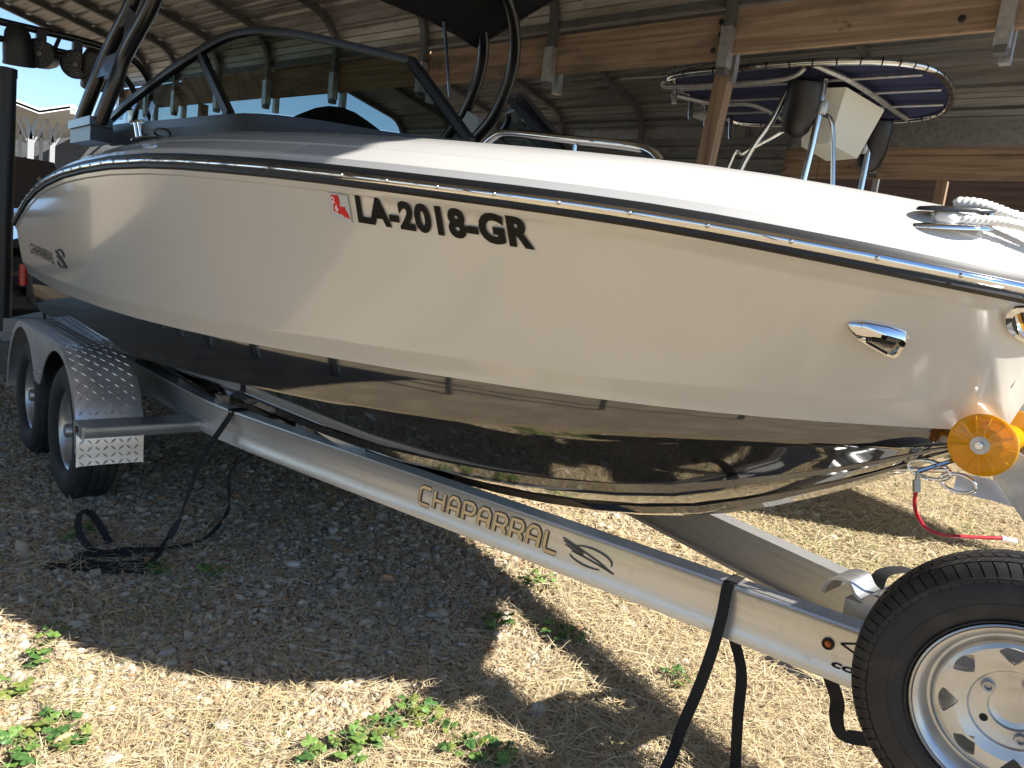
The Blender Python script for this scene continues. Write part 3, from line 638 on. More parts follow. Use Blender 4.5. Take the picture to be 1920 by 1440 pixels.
# tread plate fender over both wheels
def fender(s):
    def Y(y): return y if s < 0 else 2 * CL - y
    x1, x2, zr, r = -4.17, -5.06, 0.335, 0.44
    path = []
    for a in np.linspace(-2, 92, 16): path.append((x1 + r * math.cos(R(a)) * 1.0, zr + r * math.sin(R(a))))
    path = [(path[0][0] + 0.006, 0.27)] + path
    for a in np.linspace(90, 184, 14): path.append((x2 + r * math.cos(R(a)), zr + r * math.sin(R(a))))
    yo, yi = 0.845, 1.135
    m = MB(); rows = []
    for (x, z) in path: rows.append([Vector((x, Y(y), z - dz)) for y, dz in ((yo, 0.0), (yo + 0.012, -0.004), (yo + 0.02, -0.005), (0.95, -0.006), (1.05, -0.006), (yi - 0.01, -0.005), (yi, 0.0), (yi, 0.02))])
    m.rows(rows if s > 0 else [list(reversed(q)) for q in rows])
    # outer skirt with two wheel openings
    ru = 0.405; low = []
    for (x, z) in path:
        d1, d2 = abs(x - x1), abs(x - x2); v = []
        for xc, d in ((x1, d1), (x2, d2)):
            v.append(zr + math.sqrt(max(ru * ru - d * d, 0)) if d < ru else -9)
        lz = max(v); low.append(lz if lz > 0 else -1)
    sk = []
    n_ = 60
    for i in range(n_ + 1):
        x = lerp(x2 - r + 0.002, x1 + r - 0.002, i / n_)
        top = zr + r if x2 <= x <= x1 else zr + math.sqrt(max(r * r - (x - (x1 if x > x1 else x2)) ** 2, 0))
        o1 = zr + math.sqrt(max(ru * ru - (x - x1) ** 2, 0)) if abs(x - x1) < ru else -9; o2 = zr + math.sqrt(max(ru * ru - (x - x2) ** 2, 0)) if abs(x - x2) < ru else -9
        bot = max(o1, o2, 0.50 + 0.0 * x)
        if x > x1 + ru or x < x2 - ru: bot = 0.33
        bot = min(bot, top - 0.005)
        sk.append([Vector((x, Y(yo), bot)), Vector((x, Y(yo), top)), Vector((x, Y(yo + 0.006), top)), Vector((x, Y(yo + 0.006), bot))])
    m.rows(sk, close_u=True)
    f = m.build('fender', m_plate, trailer, 35)
    # raised diamond lugs
    L = MB(); acc = 0.0; segs = []
    for i in range(len(path) - 1):
        a, b = Vector((path[i][0], 0, path[i][1])), Vector((path[i + 1][0], 0, path[i + 1][1])); segs.append((acc, a, b)); acc += (b - a).length
    def on(sv, y):
        for (a0, a, b) in reversed(segs):
            if sv >= a0 - 1e-6:
                tdir = (b - a).normalized(); p = a + tdir * (sv - a0); nrm = Vector((tdir.z, 0, -tdir.x)); nrm = nrm if nrm.z > 0 or (abs(nrm.z) < .3 and nrm.x * (1 if p.x > -4.6 else -1) > 0) else -nrm
                return Vector((p.x, Y(y), p.z)), tdir, nrm
    def lug(c, d, nr, l=0.0165, w_=0.0038, h=0.003):
        sdv = nr.cross(d).normalized()
        L.add([c - d * l - nr * .001, c + sdv * w_ - nr * .001, c + d * l - nr * .001, c - sdv * w_ - nr * .001, c - d * l * .45 + nr * h, c + d * l * .45 + nr * h], [(0, 3, 4), (3, 2, 5, 4), (2, 1, 5), (1, 0, 4, 5)])
    pit = 0.0335; ns = int(acc / pit)
    for i in range(ns):
        for j in range(9):
            y = yo + 0.022 + j * pit; sv = (i + 0.5) * pit
            if y > yi - 0.012: continue
            p, td, nr = on(sv, y); yy = Vector((0, 1, 0)); sg = 1 if (i + j) % 2 else -1
            lug(p + nr * 0.006 if abs(nr.z) > .0 else p, (td + yy * sg).normalized(), nr)
    for i in range(28):
        for j in range(9):
            x = x2 - r + 0.02 + i * pit; z = 0.34 + j * pit
            k = min(range(len(sk)), key=lambda q_: abs(sk[q_][0].x - x)); b_, t_ = sk[k][0].z, sk[k][1].z
            if b_ + 0.012 < z < t_ - 0.012: lug(Vector((x, Y(yo), z)), Vector((1, 0, 1 if (i + j) % 2 else -1)).normalized(), Vector((0, -1 if s < 0 else 1, 0)))
    L.build('tread_lug', m_plate, f, 0, kind='stuff')
    return f
fender(-1); fender(1)
# wheels
def tyre_profile(Rr, rr, wd):
    h = wd / 2
    return [(rr, -h * 0.72), (rr + 0.010, -h * 0.86), (rr + 0.03, -h * 0.97), (lerp(rr, Rr, 0.45), -h * 1.0), (lerp(rr, Rr, 0.72), -h * 0.97), (Rr - 0.022, -h * 0.88), (Rr - 0.008, -h * 0.74), (Rr - 0.003, -h * 0.5), (Rr, 0), (Rr - 0.003, h * 0.5), (Rr - 0.008, h * 0.74), (Rr - 0.022, h * 0.88), (lerp(rr, Rr, 0.72), h * 0.97), (lerp(rr, Rr, 0.45), h), (rr + 0.03, h * 0.97), (rr + 0.010, h * 0.86), (rr, h * 0.72)]
def trailer_wheel(xc, yc, s):
    n = Vector((0, -1 if s < 0 else 1, 0)); c = Vector((xc, yc, 0.335))
    m = MB(); m.lathe(tyre_profile(0.343, 0.198, 0.205), c, n, 48); w_ = m.build('wheel', m_tyre2, trailer, 45)
    # circumferential ribs
    for h_ in (-0.055, -0.018, 0.018, 0.055):
        m = MB(); m.lathe([(0.336, h_ - 0.016), (0.3465, h_ - 0.0145), (0.3465, h_ + 0.0145), (0.336, h_ + 0.016)], c, n, 48); m.build('tread_rib', m_tyre2, w_, 40)
    m = MB(); m.lathe([(0.212, 0.088), (0.216, 0.080), (0.205, 0.074), (0.196, 0.070), (0.182, 0.045), (0.178, 0.0), (0.165, -0.005), (0.12, 0.02), (0.075, 0.028), (0.070, 0.020), (0.0, 0.020)], c, n, 40); r_ = m.build('rim', m_rim, w_, 40)
    m = MB(); m.lathe([(0.0, 0.085), (0.030, 0.085), (0.035, 0.078), (0.037, 0.02)], c, n, 20); m.build('hub', m_galv, w_)
    for k in range(5):
        m = MB(); a = 2 * PI * k / 5 + 0.3; p = c + Vector((0.057 * math.cos(a), 0, 0.057 * math.sin(a))); m.lathe([(0.0, 0.042), (0.009, 0.042), (0.0105, 0.02)], p, n, 6); m.build('lug_nut', m_chrome, w_)
for s in (-1, 1):
    for xc in (-4.17, -5.06): trailer_wheel(xc, 0.975 if s < 0 else 2 * CL - 0.975, s)
# axles, cross members, bunks
for xc in (-4.17, -5.06):
    m = MB(); m.tube([(xc, 1.0, 0.335), (xc, 3.22, 0.335)], 0.038, 10); m.build('axle', m_galv, trailer)
def crossmember(x, zd):
    q = beam_at(x)[0]; y0, y1 = q.y + 0.095, 2 * CL - q.y - 0.095
    P = [(x, y0, 0.53), (x, y0 + 0.10, 0.52), (x, CL - 0.35, 0.36 + zd), (x, CL, 0.33 + zd), (x, CL + 0.35, 0.36 + zd), (x, y1 - 0.1, 0.52), (x, y1, 0.53)]
    m = MB(); m.tube(smooth_path(P, 5), 0.038, 10); return m.build('cross_member', m_galv, trailer, 60)
for x, zd in ((-5.7, 0), (-3.65, 0), (-2.93, 0.0)):
    co = crossmember(x, zd)
    q = beam_at(x)[0]
    for y in (q.y + 0.115, 2 * CL - q.y - 0.115):
        m = MB(); m.box((x, y, 0.585), (0.09, 0.05, 0.11)); m.lathe([(0, 0.012), (0.012, 0.012), (0.014, 0)], (x, y - 0.026, 0.615), (0, -1, 0), 8); m.build('mounting_bracket', m_galv, co)
# pale curved cross plates seen under the keel
for nm, P, h_ in (('cross_plate', [(-2.698, 1.500, 0.676), (-2.506, 1.620, 0.599), (-2.397, 1.720, 0.566), (-2.357, 1.850, 0.579), (-2.345, 1.970, 0.605), (-2.364, 2.110, 0.632)], 0.05), ('cross_plate', [(-4.446, 1.450, 0.610), (-4.210, 1.520, 0.573), (-3.879, 1.600, 0.571), (-3.585, 1.720, 0.589), (-3.576, 1.850, 0.587)], 0.07)):
    m = MB(); m.ribbon(smooth_path(P, 5), 0.014, h_, (0, 0, 1)); cpl = m.build(nm, m_alutop, trailer)
    if h_ < 0.06:
        m = MB(); m.ribbon(smooth_path([Vector(p) + Vector((0.0, -0.01, 0.024)) for p in P[1:4]], 5), 0.022, 0.022, (0, 0, 1)); m.build('pad', m_carpet, cpl)
for s in (-1, 1):
    for yb, zb in ((0.40, 0.545),):
        yy = CL + s * yb
        m = MB(); m.hexa([(-5.9, yy - 0.07, zb - 0.03), (-2.2, yy - 0.07, zb + 0.02), (-2.2, yy + 0.07, zb - 0.01), (-5.9, yy + 0.07, zb - 0.06), (-5.9, yy - 0.07, zb + 0.01), (-2.2, yy - 0.07, zb + 0.06), (-2.2, yy + 0.07, zb + 0.03), (-5.9, yy + 0.07, zb - 0.02)]); m.build('bunk', m_carpet, trailer)
    # large carpeted side bunk board near the wheels
    o_ = lambda d, z, x: (x, CL + s * d, z)
    m = MB(); m.hexa([o_(0.68, 0.60, -4.9), o_(0.68, 0.59, -3.35), o_(0.66, 0.575, -3.35), o_(0.66, 0.585, -4.9), o_(0.86, 0.735, -4.8), o_(0.86, 0.725, -3.62), o_(0.84, 0.71, -3.62), o_(0.84, 0.72, -4.8)]); m.build('side_bunk', m_carpet, trailer)
    for x in (-4.75, -3.95, -3.45):
        m = MB(); m.box((x, CL + s * 0.72, 0.63), (0.05, 0.05, 0.06)); m.build('bunk_bracket', m_galv, trailer)
# step plank in front of the near fender
m = MB(); P0, P1 = Vector((-3.645, 0.84, 0.475)), Vector((-3.645, 1.345, 0.48))
m.sweep([P0, P1], [(-0.075, -0.03), (0.070, -0.03), (0.075, -0.012), (0.068, -0.006), (0.075, 0.0), (0.075, 0.016), (0.070, 0.022), (0.03, 0.022), (0.028, 0.019), (0.026, 0.022), (0.0, 0.022), (-0.002, 0.019), (-0.004, 0.022), (-0.075, 0.022)]); stp = m.build('step_plank', m_alutop, trailer, 30)
m = MB(); m.box(P0 + Vector((0, -0.006, -0.004)), (0.154, 0.012, 0.056)); m.build('end_cap', m_galv, stp)
marker(P0 + Vector((0.0, -0.012, -0.002)), Vector((0, -1, 0)), m_amber, stp, 0.013)
m = MB()
for dx in (-0.03, 0.03): m.lathe([(0, 0.010), (0.008, 0.010), (0.010, 0.0)], P0 + Vector((dx, 0.10, 0.022)), (0, 0, 1), 8)
m.build('bolt', m_blackm, stp)
# rear frame block, guide post, tail light
m = MB(); m.box((-6.35, 1.15, 0.56), (0.12, 0.42, 0.16)); m.box((-6.35, 1.9, 0.50), (0.10, 1.4, 0.12)); m.build('rear_cross_beam', m_alu, trailer)
gx, gy = -6.36, 0.945
m = MB(); m.tube([(gx, gy, 0.50), (gx + 0.03, gy - 0.0, 2.34)], 0.052, 18); m.tube([(gx + 0.0305, gy, 2.29), (gx + 0.03, gy, 2.345)], 0.056, 18); gp = m.build('guide_post', m_blackm, trailer, 50)
m = MB(); m.box((gx + 0.02, gy + 0.06, 0.52), (0.12, 0.30, 0.05)); m.build('post_foot', m_galv, gp)
m = MB(); m.tube([(gx + 0.05, gy + 0.12, 1.03), (gx + 0.05, gy + 0.12, 0.88)], 0.036, 12); m.build('tail_light', m_red, trailer)
m = MB(); m.box((gx + 0.02, gy + 0.19, 0.93), (0.03, 0.10, 0.26)); m.tube([(gx + 0.02, gy + 0.24, 0.85), (gx + 0.02, gy + 0.26, 0.60)], 0.012, 8); m.build('light_bracket', m_blackm, trailer)
m = MB(); m.box((gx + 0.3, gy + 0.42, 0.86), (0.02, 0.30, 0.15), Matrix.Rotation(R(-20), 3, 'Y')); m.build('number_plate', m_paint, trailer)
# spare wheel on the near beam
SPC = Vector((-0.266, 1.750, 0.6385)); q, t, n = beam_at(-0.3); SPN = Vector((t.y * 1.0, -t.x, 0)).normalized(); SPN = Vector((math.sin(0.25), -math.cos(0.25), 0.0))
KS = 0.885
C0 = SPC - SPN * 0.089
def rescale(o, c, k):
    co = np.empty(len(o.data.vertices) * 3, np.float32); o.data.vertices.foreach_get('co', co); co = co.reshape(-1, 3); c = np.array(c); co = c + (co - c) * k; o.data.vertices.foreach_set('co', co.astype(np.float32).ravel()); o.data.update()
    for ch in o.children: rescale(ch, c, k)
e1 = Vector((0, 0, 1)); e2 = SPN.cross(e1)
m = MB(); m.lathe(tyre_profile(0.343, 0.200, 0.205), C0, SPN, 72); sp = m.build('spare_wheel', m_tyre, trailer, 45)
for rad, wd in ((0.262, 0.0012), (0.300, 0.001), (0.222, 0.0015), (0.316, 0.0012), (0.320, 0.0012)):
    hh = 0.1025 * (1.0 if rad < 0.29 else 0.955); m = MB(); m.lathe([(rad - 0.003, hh - 0.004), (rad - wd, hh + 0.0012), (rad + wd, hh + 0.0010), (rad + 0.003, hh - 0.005)], C0, SPN, 72); m.build('sidewall_ring', m_tyre, sp, 60)
# tread blocks
m = MB(); NBK = 80
def trp(a, r_, h_): return C0 + SPN * h_ + (e1 * math.cos(a) + e2 * math.sin(a)) * r_
for row, (h0, h1, ra, rb, sk) in enumerate(((-0.099, -0.058, 0.316, 0.346, 0.03), (-0.052, -0.022, 0.349, 0.3505, 0.035), (-0.016, 0.016, 0.351, 0.351, -0.03), (0.022, 0.052, 0.3505, 0.349, 0.035), (0.058, 0.099, 0.346, 0.316, -0.03))):
    for k in range(NBK):
        a0 = 2 * PI * (k + 0.5 * (row % 2)) / NBK; a1 = a0 + 2 * PI / NBK * 0.86
        outer = row in (0, 4)
        hm = lerp(h0, h1, 0.55 if row == 4 else 0.45)
        def rr_(h_): 
            if not outer: return lerp(ra, rb, (h_ - h0) / (h1 - h0))
            ed = 0.099; u_ = max(0.0, (abs(h_) - 0.062) / 0.037); return 0.3475 - 0.030 * u_ ** 2.2
        hs = [h0, hm, h1] if not outer else ([h0, lerp(h0, h1, .35), lerp(h0, h1, .7), h1])
        ring = []
        nn = len(hs)
        for tt, aa in ((0, a0), (1, a1)):
            for h_ in hs:
                ring.append(trp(aa + sk * (h_ - h0) / (h1 - h0), rr_(h_), h_))
        ring_l = []
        for aa in (a0, a1):
            for h_ in hs: ring_l.append(trp(aa + sk * (h_ - h0) / (h1 - h0), min(0.338, rr_(h_) - 0.008), h_))
        fs_ = [(i, i + 1, nn + i + 1, nn + i) for i in range(nn - 1)] + [(i, 2 * nn + i, 2 * nn + i + 1, i + 1) for i in range(nn - 1)] + [(nn + i, nn + i + 1, 3 * nn + i + 1, 3 * nn + i) for i in range(nn - 1)] + [(0, nn, 3 * nn, 2 * nn), (nn - 1, 3 * nn - 1, 4 * nn - 1, 2 * nn - 1)]
        m.add(ring + ring_l, fs_)
m.build('tread_block', m_tyre, sp, 30, kind='stuff')
# rim with windows
m = MB(); m.lathe([(0.198, 0.060), (0.203, 0.088), (0.210, 0.100), (0.214, 0.098), (0.213, 0.090), (0.206, 0.078), (0.203, 0.06)], C0, SPN, 72); m.lathe([(0.206, 0.096), (0.196, 0.092), (0.188, 0.078), (0.184, 0.060), (0.178, 0.052), (0.172, 0.052), (0.168, 0.060)], C0, SPN, 72)
m.lathe([(0.170, 0.055), (0.172, -0.07), (0.190, -0.085), (0.205, -0.09)], C0, SPN, 48)
rim = m.build('rim', m_rim, sp, 50)
# disc with 8 D-shaped windows as a ring of polar patches
NW = 8; m = MB(); rad = [0.169, 0.163, 0.157, 0.150, 0.142, 0.133, 0.124, 0.115, 0.108, 0.100, 0.094]
def dh(r_):
    return np.interp(r_, [0.0, 0.038, 0.050, 0.052, 0.088, 0.094, 0.100, 0.120, 0.150, 0.163, 0.169], [0.040, 0.040, 0.044, 0.052, 0.054, 0.062, 0.064, 0.072, 0.074, 0.068, 0.056])
NA = NW * 24; wins = lambda r_: 0.0 if (r_ > 0.153 or r_ < 0.1121) else 0.205 * min(1.0, max(0.0, (0.1532 - r_) / 0.008)) ** 0.5 * min(1.0, max(0.0, (r_ - 0.112) / 0.030)) ** 0.62
rad = list(np.linspace(0.169, 0.157, 4)) + [0.1531, 0.1528, 0.152, 0.1505, 0.148, 0.145] + list(np.linspace(0.141, 0.120, 7)) + [0.117, 0.1145, 0.113, 0.1122] + list(np.linspace(0.108, 0.094, 4)) + [0.090, 0.070, 0.053, 0.050, 0.044, 0.038, 0.0]
for i in range(len(rad) - 1):
    ra, rb = rad[i], rad[i + 1]
    for k in range(NW):
        ac = 2 * PI * k / NW + 0.18; wa, wb = wins(ra), wins(rb); st_ = 2 * PI / NW
        if wa == 0 and wb == 0:
            nsub = 8; A = [ac - st_ / 2 + st_ * j / nsub for j in range(nsub + 1)]
            m.rows([[trp(a, ra, dh(ra)) for a in A], [trp(a, rb, dh(rb)) for a in A]])
        else:
            for sg in (-1, 1):
                ta = [lerp(sg * wa, sg * st_ / 2, j / 4) for j in range(5)]; tb = [lerp(sg * wb, sg * st_ / 2, j / 4) for j in range(5)]
                r1 = [trp(ac + a, ra, dh(ra)) for a in ta]; r2 = [trp(ac + a, rb, dh(rb)) for a in tb]
                if sg < 0: r1.reverse(); r2.reverse()
                m.rows([r1, r2])
                ia, ib = trp(ac + sg * wa, ra, dh(ra)), trp(ac + sg * wb, rb, dh(rb)); m.add([ia, ib, ib - SPN * 0.012, ia - SPN * 0.012], [(0, 1, 2, 3)])
m.build('wheel_disc', m_rim, rim, 40)
for k in range(5):
    a = 2 * PI * k / 5 + 1.0; p = trp(a, 0.069, 0.053); m = MB()
    if k % 2 == 0: m.lathe([(0.0, 0.004), (0.006, 0.004), (0.008, 0.012), (0.0125, 0.013), (0.0145, 0.006), (0.0145, -0.002)], p, SPN, 14); m.build('lug_nut', m_galv, rim, 40)
for k in (1, 3):
    m = MB(); a = 2 * PI * k / 5 + 1.0; p = trp(a, 0.069, 0.0536); m.lathe([(0.0, 0.0012), (0.0085, 0.0012), (0.0095, 0.0)], p, SPN, 14); m.build('lug_hole', m_holes, rim, 40)
rescale(sp, C0, KS)
m = MB(); m.bar(C0 + SPN * 0.03, C0 - SPN * 0.22, 0.06, 0.06); m.build('spare_bracket', m_galv, trailer)
# tongue clamp between the beams
m = MB(); c = Vector((-0.70, 2.11, 0.60))
m.box(c + Vector((0.02, 0, -0.03)), (0.10, 0.16, 0.14)); m.build('tongue_block', m_galv, trailer)
m = MB(); P = [c + Vector((-0.09, -0.02, 0.03)), c + Vector((-0.075, -0.02, 0.075)), c + Vector((-0.03, -0.02, 0.085)), c + Vector((0.0, -0.02, 0.055)), c + Vector((0.05, -0.02, 0.045)), c + Vector((0.10, -0.02, 0.05))]
m.ribbon(smooth_path(P, 5), 0.13, 0.008, (0, 0, 1)); m.tube([c + Vector((0.05, -0.10, 0.05)), c + Vector((0.05, 0.08, 0.05))], 0.03, 12); m.build('tongue_clamp', m_galv, trailer, 50)
m = MB(); m.bar((0.15, 2.0, 0.545), (0.15, 2.22, 0.545), 0.10, 0.14); m.build('tongue_tube', m_alu, trailer)
m = MB(); m.bar((0.05, 2.11, 0.55), (0.75, 2.11, 0.55), 0.09, 0.12); m.build('coupler', m_galv, trailer)
# winch stand and bow roller
RC = Vector((-0.478, 1.965, 1.137))
m = MB(); m.bar((0.04, CL, 0.60), (-0.36, CL, 1.03), 0.085, 0.012); ws = m.build('winch_stand', m_galv, trailer)
for dy in (-0.045, 0.045):
    m = MB(); m.bar((0.04, CL + dy, 0.60), (-0.43, CL + dy, 1.10), 0.012, 0.11, upv=(0, 0, 1)); m.build('side_plate', m_galv, ws)
m = MB(); m.lathe([(0, 0.05), (0.05, 0.05), (0.05, -0.05), (0, -0.05)], (-0.26, CL, 1.02), (0, 1, 0), 20); m.bar((-0.2, CL - 0.06, 1.0), (-0.2, CL + 0.06, 1.0), 0.14, 0.12); m.build('winch', m_blackm, ws)
ax = Vector((0, 1, 0)); yr = []
def disc(c, n):
    mm = MB(); mm.lathe([(0.0225, 0.012), (0.026, 0.016), (0.034, 0.012), (0.060, 0.002), (0.086, 0.000), (0.091, -0.004), (0.091, -0.012), (0.086, -0.016), (0.03, -0.020), (0.0225, -0.02)], c, n, 48); return mm
m = disc(RC, Vector((0, -1, 0))); m.lathe([(0.0, 0.33), (0.030, 0.32), (0.046, 0.28), (0.034, 0.22), (0.030, 0.165), (0.034, 0.11), (0.046, 0.05), (0.050, 0.012)], RC, ax, 40)
rol = m.build('bow_roller', m_yellow, trailer, 50)
m = disc(RC + Vector((0, 0.33, 0)), Vector((0, 1, 0))); m.build('roller_flange', m_yellow, rol, 50)
for k in range(13):
    a = 2 * PI * k / 13; d = Vector((math.cos(a), 0, math.sin(a))); m = MB(); m.sweep([RC + d * 0.030 + Vector((0, -0.010, 0)), RC + d * 0.083 + Vector((0, -0.001, 0))], [(-0.0035, -0.006), (0.0035, -0.006), (0.0025, 0.006), (-0.0025, 0.006)], (0, -1, 0)); m.build('roller_rib', m_yellow, rol)
m = MB(); m.lathe([(0.0, 0.018), (0.026, 0.0175), (0.027, 0.012)], RC, (0, -1, 0), 24); m.build('washer', m_galv, rol)
m = MB(); m.lathe([(0.0, 0.027), (0.011, 0.027), (0.0125, 0.024), (0.0125, 0.017)], RC, (0, -1, 0), 6); m.tube([RC + Vector((0, -0.015, 0)), RC + Vector((0, -0.042, 0))], 0.006, 10); m.build('axle_nut', m_chrome, rol, 30)
m = MB(); m.lathe([(0.05, 0.0), (0.052, 0.045), (0.048, 0.10), (0.02, 0.10)], RC + Vector((0.0, 0.06, -0.0)), ax, 24); m.build('roller_collar', m_yellow, rol)
rescale(rol, RC, 0.80)
# wooden/galvanised upper arm of the winch stand
for sg_ in (-1, 1):
    m = MB(); m.bar((-0.47, CL + sg_ * 0.095, 1.120), (-0.30, CL + sg_ * 0.06, 1.03), 0.012, 0.07); m.build('roller_arm', m_galv, ws)
# hook and strap at the bow eye
m = MB(); P = [Vector((-0.70, 2.06, 1.005)), Vector((-0.62, 2.05, 1.03)), Vector((-0.56, 2.05, 1.045))]
m.tube(smooth_path(P, 4), 0.008, 8); e = [Vector((-0.60 + 0.05 * math.cos(a), 2.05, 1.035 + 0.022 * math.sin(a))) for a in np.linspace(0, 2 * PI, 17)[:-1]]; m.tube(e, 0.006, 8, closed=True); e = [Vector((-0.53 + 0.04 * math.cos(a), 2.05, 1.02 + 0.022 * math.sin(a))) for a in np.linspace(0, 2 * PI, 17)[:-1]]; m.tube(e, 0.005, 8, closed=True)
hk = m.build('bow_hook', m_chrome, trailer, 60)
m = MB(); m.ribbon([Vector((-0.54, 2.06, 1.02)), Vector((-0.45, 2.08, 1.02)), Vector((-0.32, 2.1, 1.01))], 0.05, 0.004, (0, -1, 0.2)); m.build('winch_strap', m_stick, trailer)
#TRAILEREXTRA

# ------------------------------------------------------------------ loose things on the boat and trailer
cab = thing('safety_cable', 'red vinyl safety cable hanging from the bow eye beside the yellow roller', 'cable', (-0.615, 2.020, 1.000))
P = [Vector(p) for p in ((-0.609, 2.020, 0.983), (-0.609, 2.020, 0.955), (-0.603, 2.030, 0.925), (-0.585, 2.050, 0.892), (-0.556, 2.080, 0.875), (-0.519, 2.120, 0.875), (-0.447, 2.200, 0.883))]
m = MB(); m.tube(smooth_path(P, 6), 0.0048, 8); m.build('cable', m_cable, cab, 60)
m = MB(); m.tube([Vector((-0.614, 2.020, 1.029)), Vector((-0.613, 2.020, 1.002))], 0.006, 8); m.tube([Vector((-0.614, 2.020, 1.007)), Vector((-0.608, 2.020, 0.978))], 0.0095, 10); m.build('crimp_sleeve', m_galv, cab)
m = MB(); m.tube([Vector((-0.449, 2.200, 0.882)), Vector((-0.424, 2.240, 0.876))], 0.0075, 8); m.build('clear_sleeve', m_clear, cab)
m = MB(); P = [Vector((-0.614, 2.020, 1.029)), Vector((-0.575, 2.030, 1.056)), Vector((-0.538, 2.050, 1.081))]; m.tube(P, 0.006, 8); m.build('snap_hook', m_chrome, cab)
# rope: three-strand lines round the bow cleat
rp = thing('dock_line', 'white three-strand dock line looped through the bow cleat', 'rope', (-0.556, 1.711, 1.602))
def twist(path, r, pitch=0.034, name='strand'):
    L = [0.0]; P = smooth_path(path, 14)
    for a, b in zip(P[:-1], P[1:]): L.append(L[-1] + (b - a).length)
    for k in range(3):
        S = []
        for i, p in enumerate(P):
            t = (P[min(i + 1, len(P) - 1)] - P[max(i - 1, 0)]).normalized(); u = t.cross(Vector((0, 0, 1))).normalized(); v = u.cross(t); a = 2 * PI * (L[i] / pitch + k / 3)
            S.append(p + (u * math.cos(a) + v * math.sin(a)) * r * 0.52)
        m = MB(); m.tube(S, r * 0.58, 7); m.build(name, m_rope, rp, 60)
c = Vector((-0.556, 1.711, 1.602))
twist([c + Vector((-0.035, -0.012, 0.018)), c + Vector((0.0, 0.0, 0.018)), c + Vector((0.03, 0.02, 0.016)), c + Vector((0.08, 0.07, 0.02)), c + Vector((0.16, 0.17, 0.005)), c + Vector((0.26, 0.30, -0.02))], 0.0105)
twist([c + Vector((-0.01, 0.035, 0.052)), c + Vector((0.03, 0.06, 0.052)), c + Vector((0.09, 0.12, 0.035)), c + Vector((0.17, 0.20, 0.02)), c + Vector((0.27, 0.32, 0.0))], 0.0125)
m = MB(); m.lathe([(0, -0.03), (0.012, -0.026), (0.019, 0), (0.012, 0.026), (0, 0.03)], c + Vector((-0.005, -0.004, 0.016)), (0.65, 0.75, 0), 10); m.build('knot', m_rope, rp, 60)
# straps
def strap(label, paths, wid=0.026, base=None, group='black webbing straps on the trailer'):
    t_ = thing('webbing_strap', label, 'strap', base or paths[0][0], group)
    for i_, (p, up_) in enumerate(paths_iter(paths)):
        m = MB(); m.ribbon(smooth_path(p, 8), wid * (0.62 if (wid > 0.045 and i_ == 1) else 1.0), 0.0025, up_); m.build('webbing', m_strap, t_, 50)
    return t_
def paths_iter(paths):
    for p in paths:
        if isinstance(p[-1], tuple) and isinstance(p[-1][0], str): yield p[:-1], p[-1][1]
        else: yield p, (0, -1, 0)
q, t, n = beam_at(-3.38)
over = lambda x: [beam_at(x)[0] + beam_at(x)[2] * 0.0035 + Vector((0, 0, 0.004)), beam_at(x)[0] + beam_at(x)[2] * 0.005 + Vector((0, 0, -0.03))]
def zoff(p, dz): return Vector((p[0], p[1], p[2] + dz))
XS1 = -3.30
s1a = over(XS1) + [Vector(p) for p in ((-3.317, 1.260, 0.390), (-3.296, 1.200, 0.226), (-3.233, 1.140, 0.130))] + [zoff((-3.261, 1.108, 0.000), 0.045), zoff((-3.111, 1.017, 0.000), 0.035), zoff((-3.022, 0.935, 0.000), 0.02)]
s1b = [beam_at(-3.12)[0] + Vector((0.0, 0.02, -0.16)), Vector((-3.218, 1.360, 0.358)), Vector((-3.225, 1.360, 0.177)), zoff((-3.352, 1.381, 0.000), 0.05), zoff((-3.245, 1.261, 0.000), 0.03), zoff((-3.219, 1.113, 0.000), 0.022), zoff((-3.262, 0.940, 0.000), 0.03), zoff((-3.288, 0.833, 0.000), 0.03), zoff((-3.468, 0.809, 0.000), 0.05), zoff((-3.619, 0.847, 0.000), 0.09), zoff((-3.571, 0.890, 0.000), 0.08), zoff((-3.358, 0.902, 0.000), 0.03)]
s1c = [zoff((-3.224, 1.047, 0.000), 0.03), zoff((-3.221, 0.919, 0.000), 0.03), zoff((-3.282, 0.792, 0.000), 0.028), zoff((-3.227, 0.756, 0.000), 0.025), zoff((-3.159, 0.822, 0.000), 0.02), zoff((-3.110, 0.971, 0.000), 0.025)]
s1d = [zoff((-3.233, 0.637, 0.000), 0.022), zoff((-3.173, 0.748, 0.000), 0.020), zoff((-3.095, 0.845, 0.000), 0.020), zoff((-3.026, 0.950, 0.000), 0.026)]
strap('long black strap draped over the beam beside the fender, loose end coiled on gravel', [s1a, s1b + [('u', (0, -0.5, 1))], s1c + [('u', (0, -0.3, 1))], s1d + [('u', (0, -0.25, 1))], [beam_at(XS1)[0] + beam_at(XS1)[2] * d_ + Vector((0, 0, 0.0028)) for d_ in (-0.078, -0.04, 0.0035)] + [('u', (0, 0, 1))]], 0.048)
XS2 = -0.975
q_, t_, n_ = beam_at(XS2)
top_ = lambda x: [beam_at(x)[0] + beam_at(x)[2] * d_ + Vector((0, 0, 0.0028)) for d_ in (-0.078, -0.04, 0.0035)] + [('u', (0, 0, 1))]
s2a = [q_ + n_ * 0.0035 + Vector((0, 0, 0.004)), q_ + n_ * 0.0045 + Vector((-0.004, 0, -0.02))] + [Vector(p) for p in ((-0.969, 1.825, 0.521), (-0.968, 1.800, 0.416), (-0.982, 1.785, 0.300), (-1.005, 1.780, 0.191), (-1.023, 1.785, 0.094))] + [zoff((-1.029, 1.755, 0.000), 0.02)]
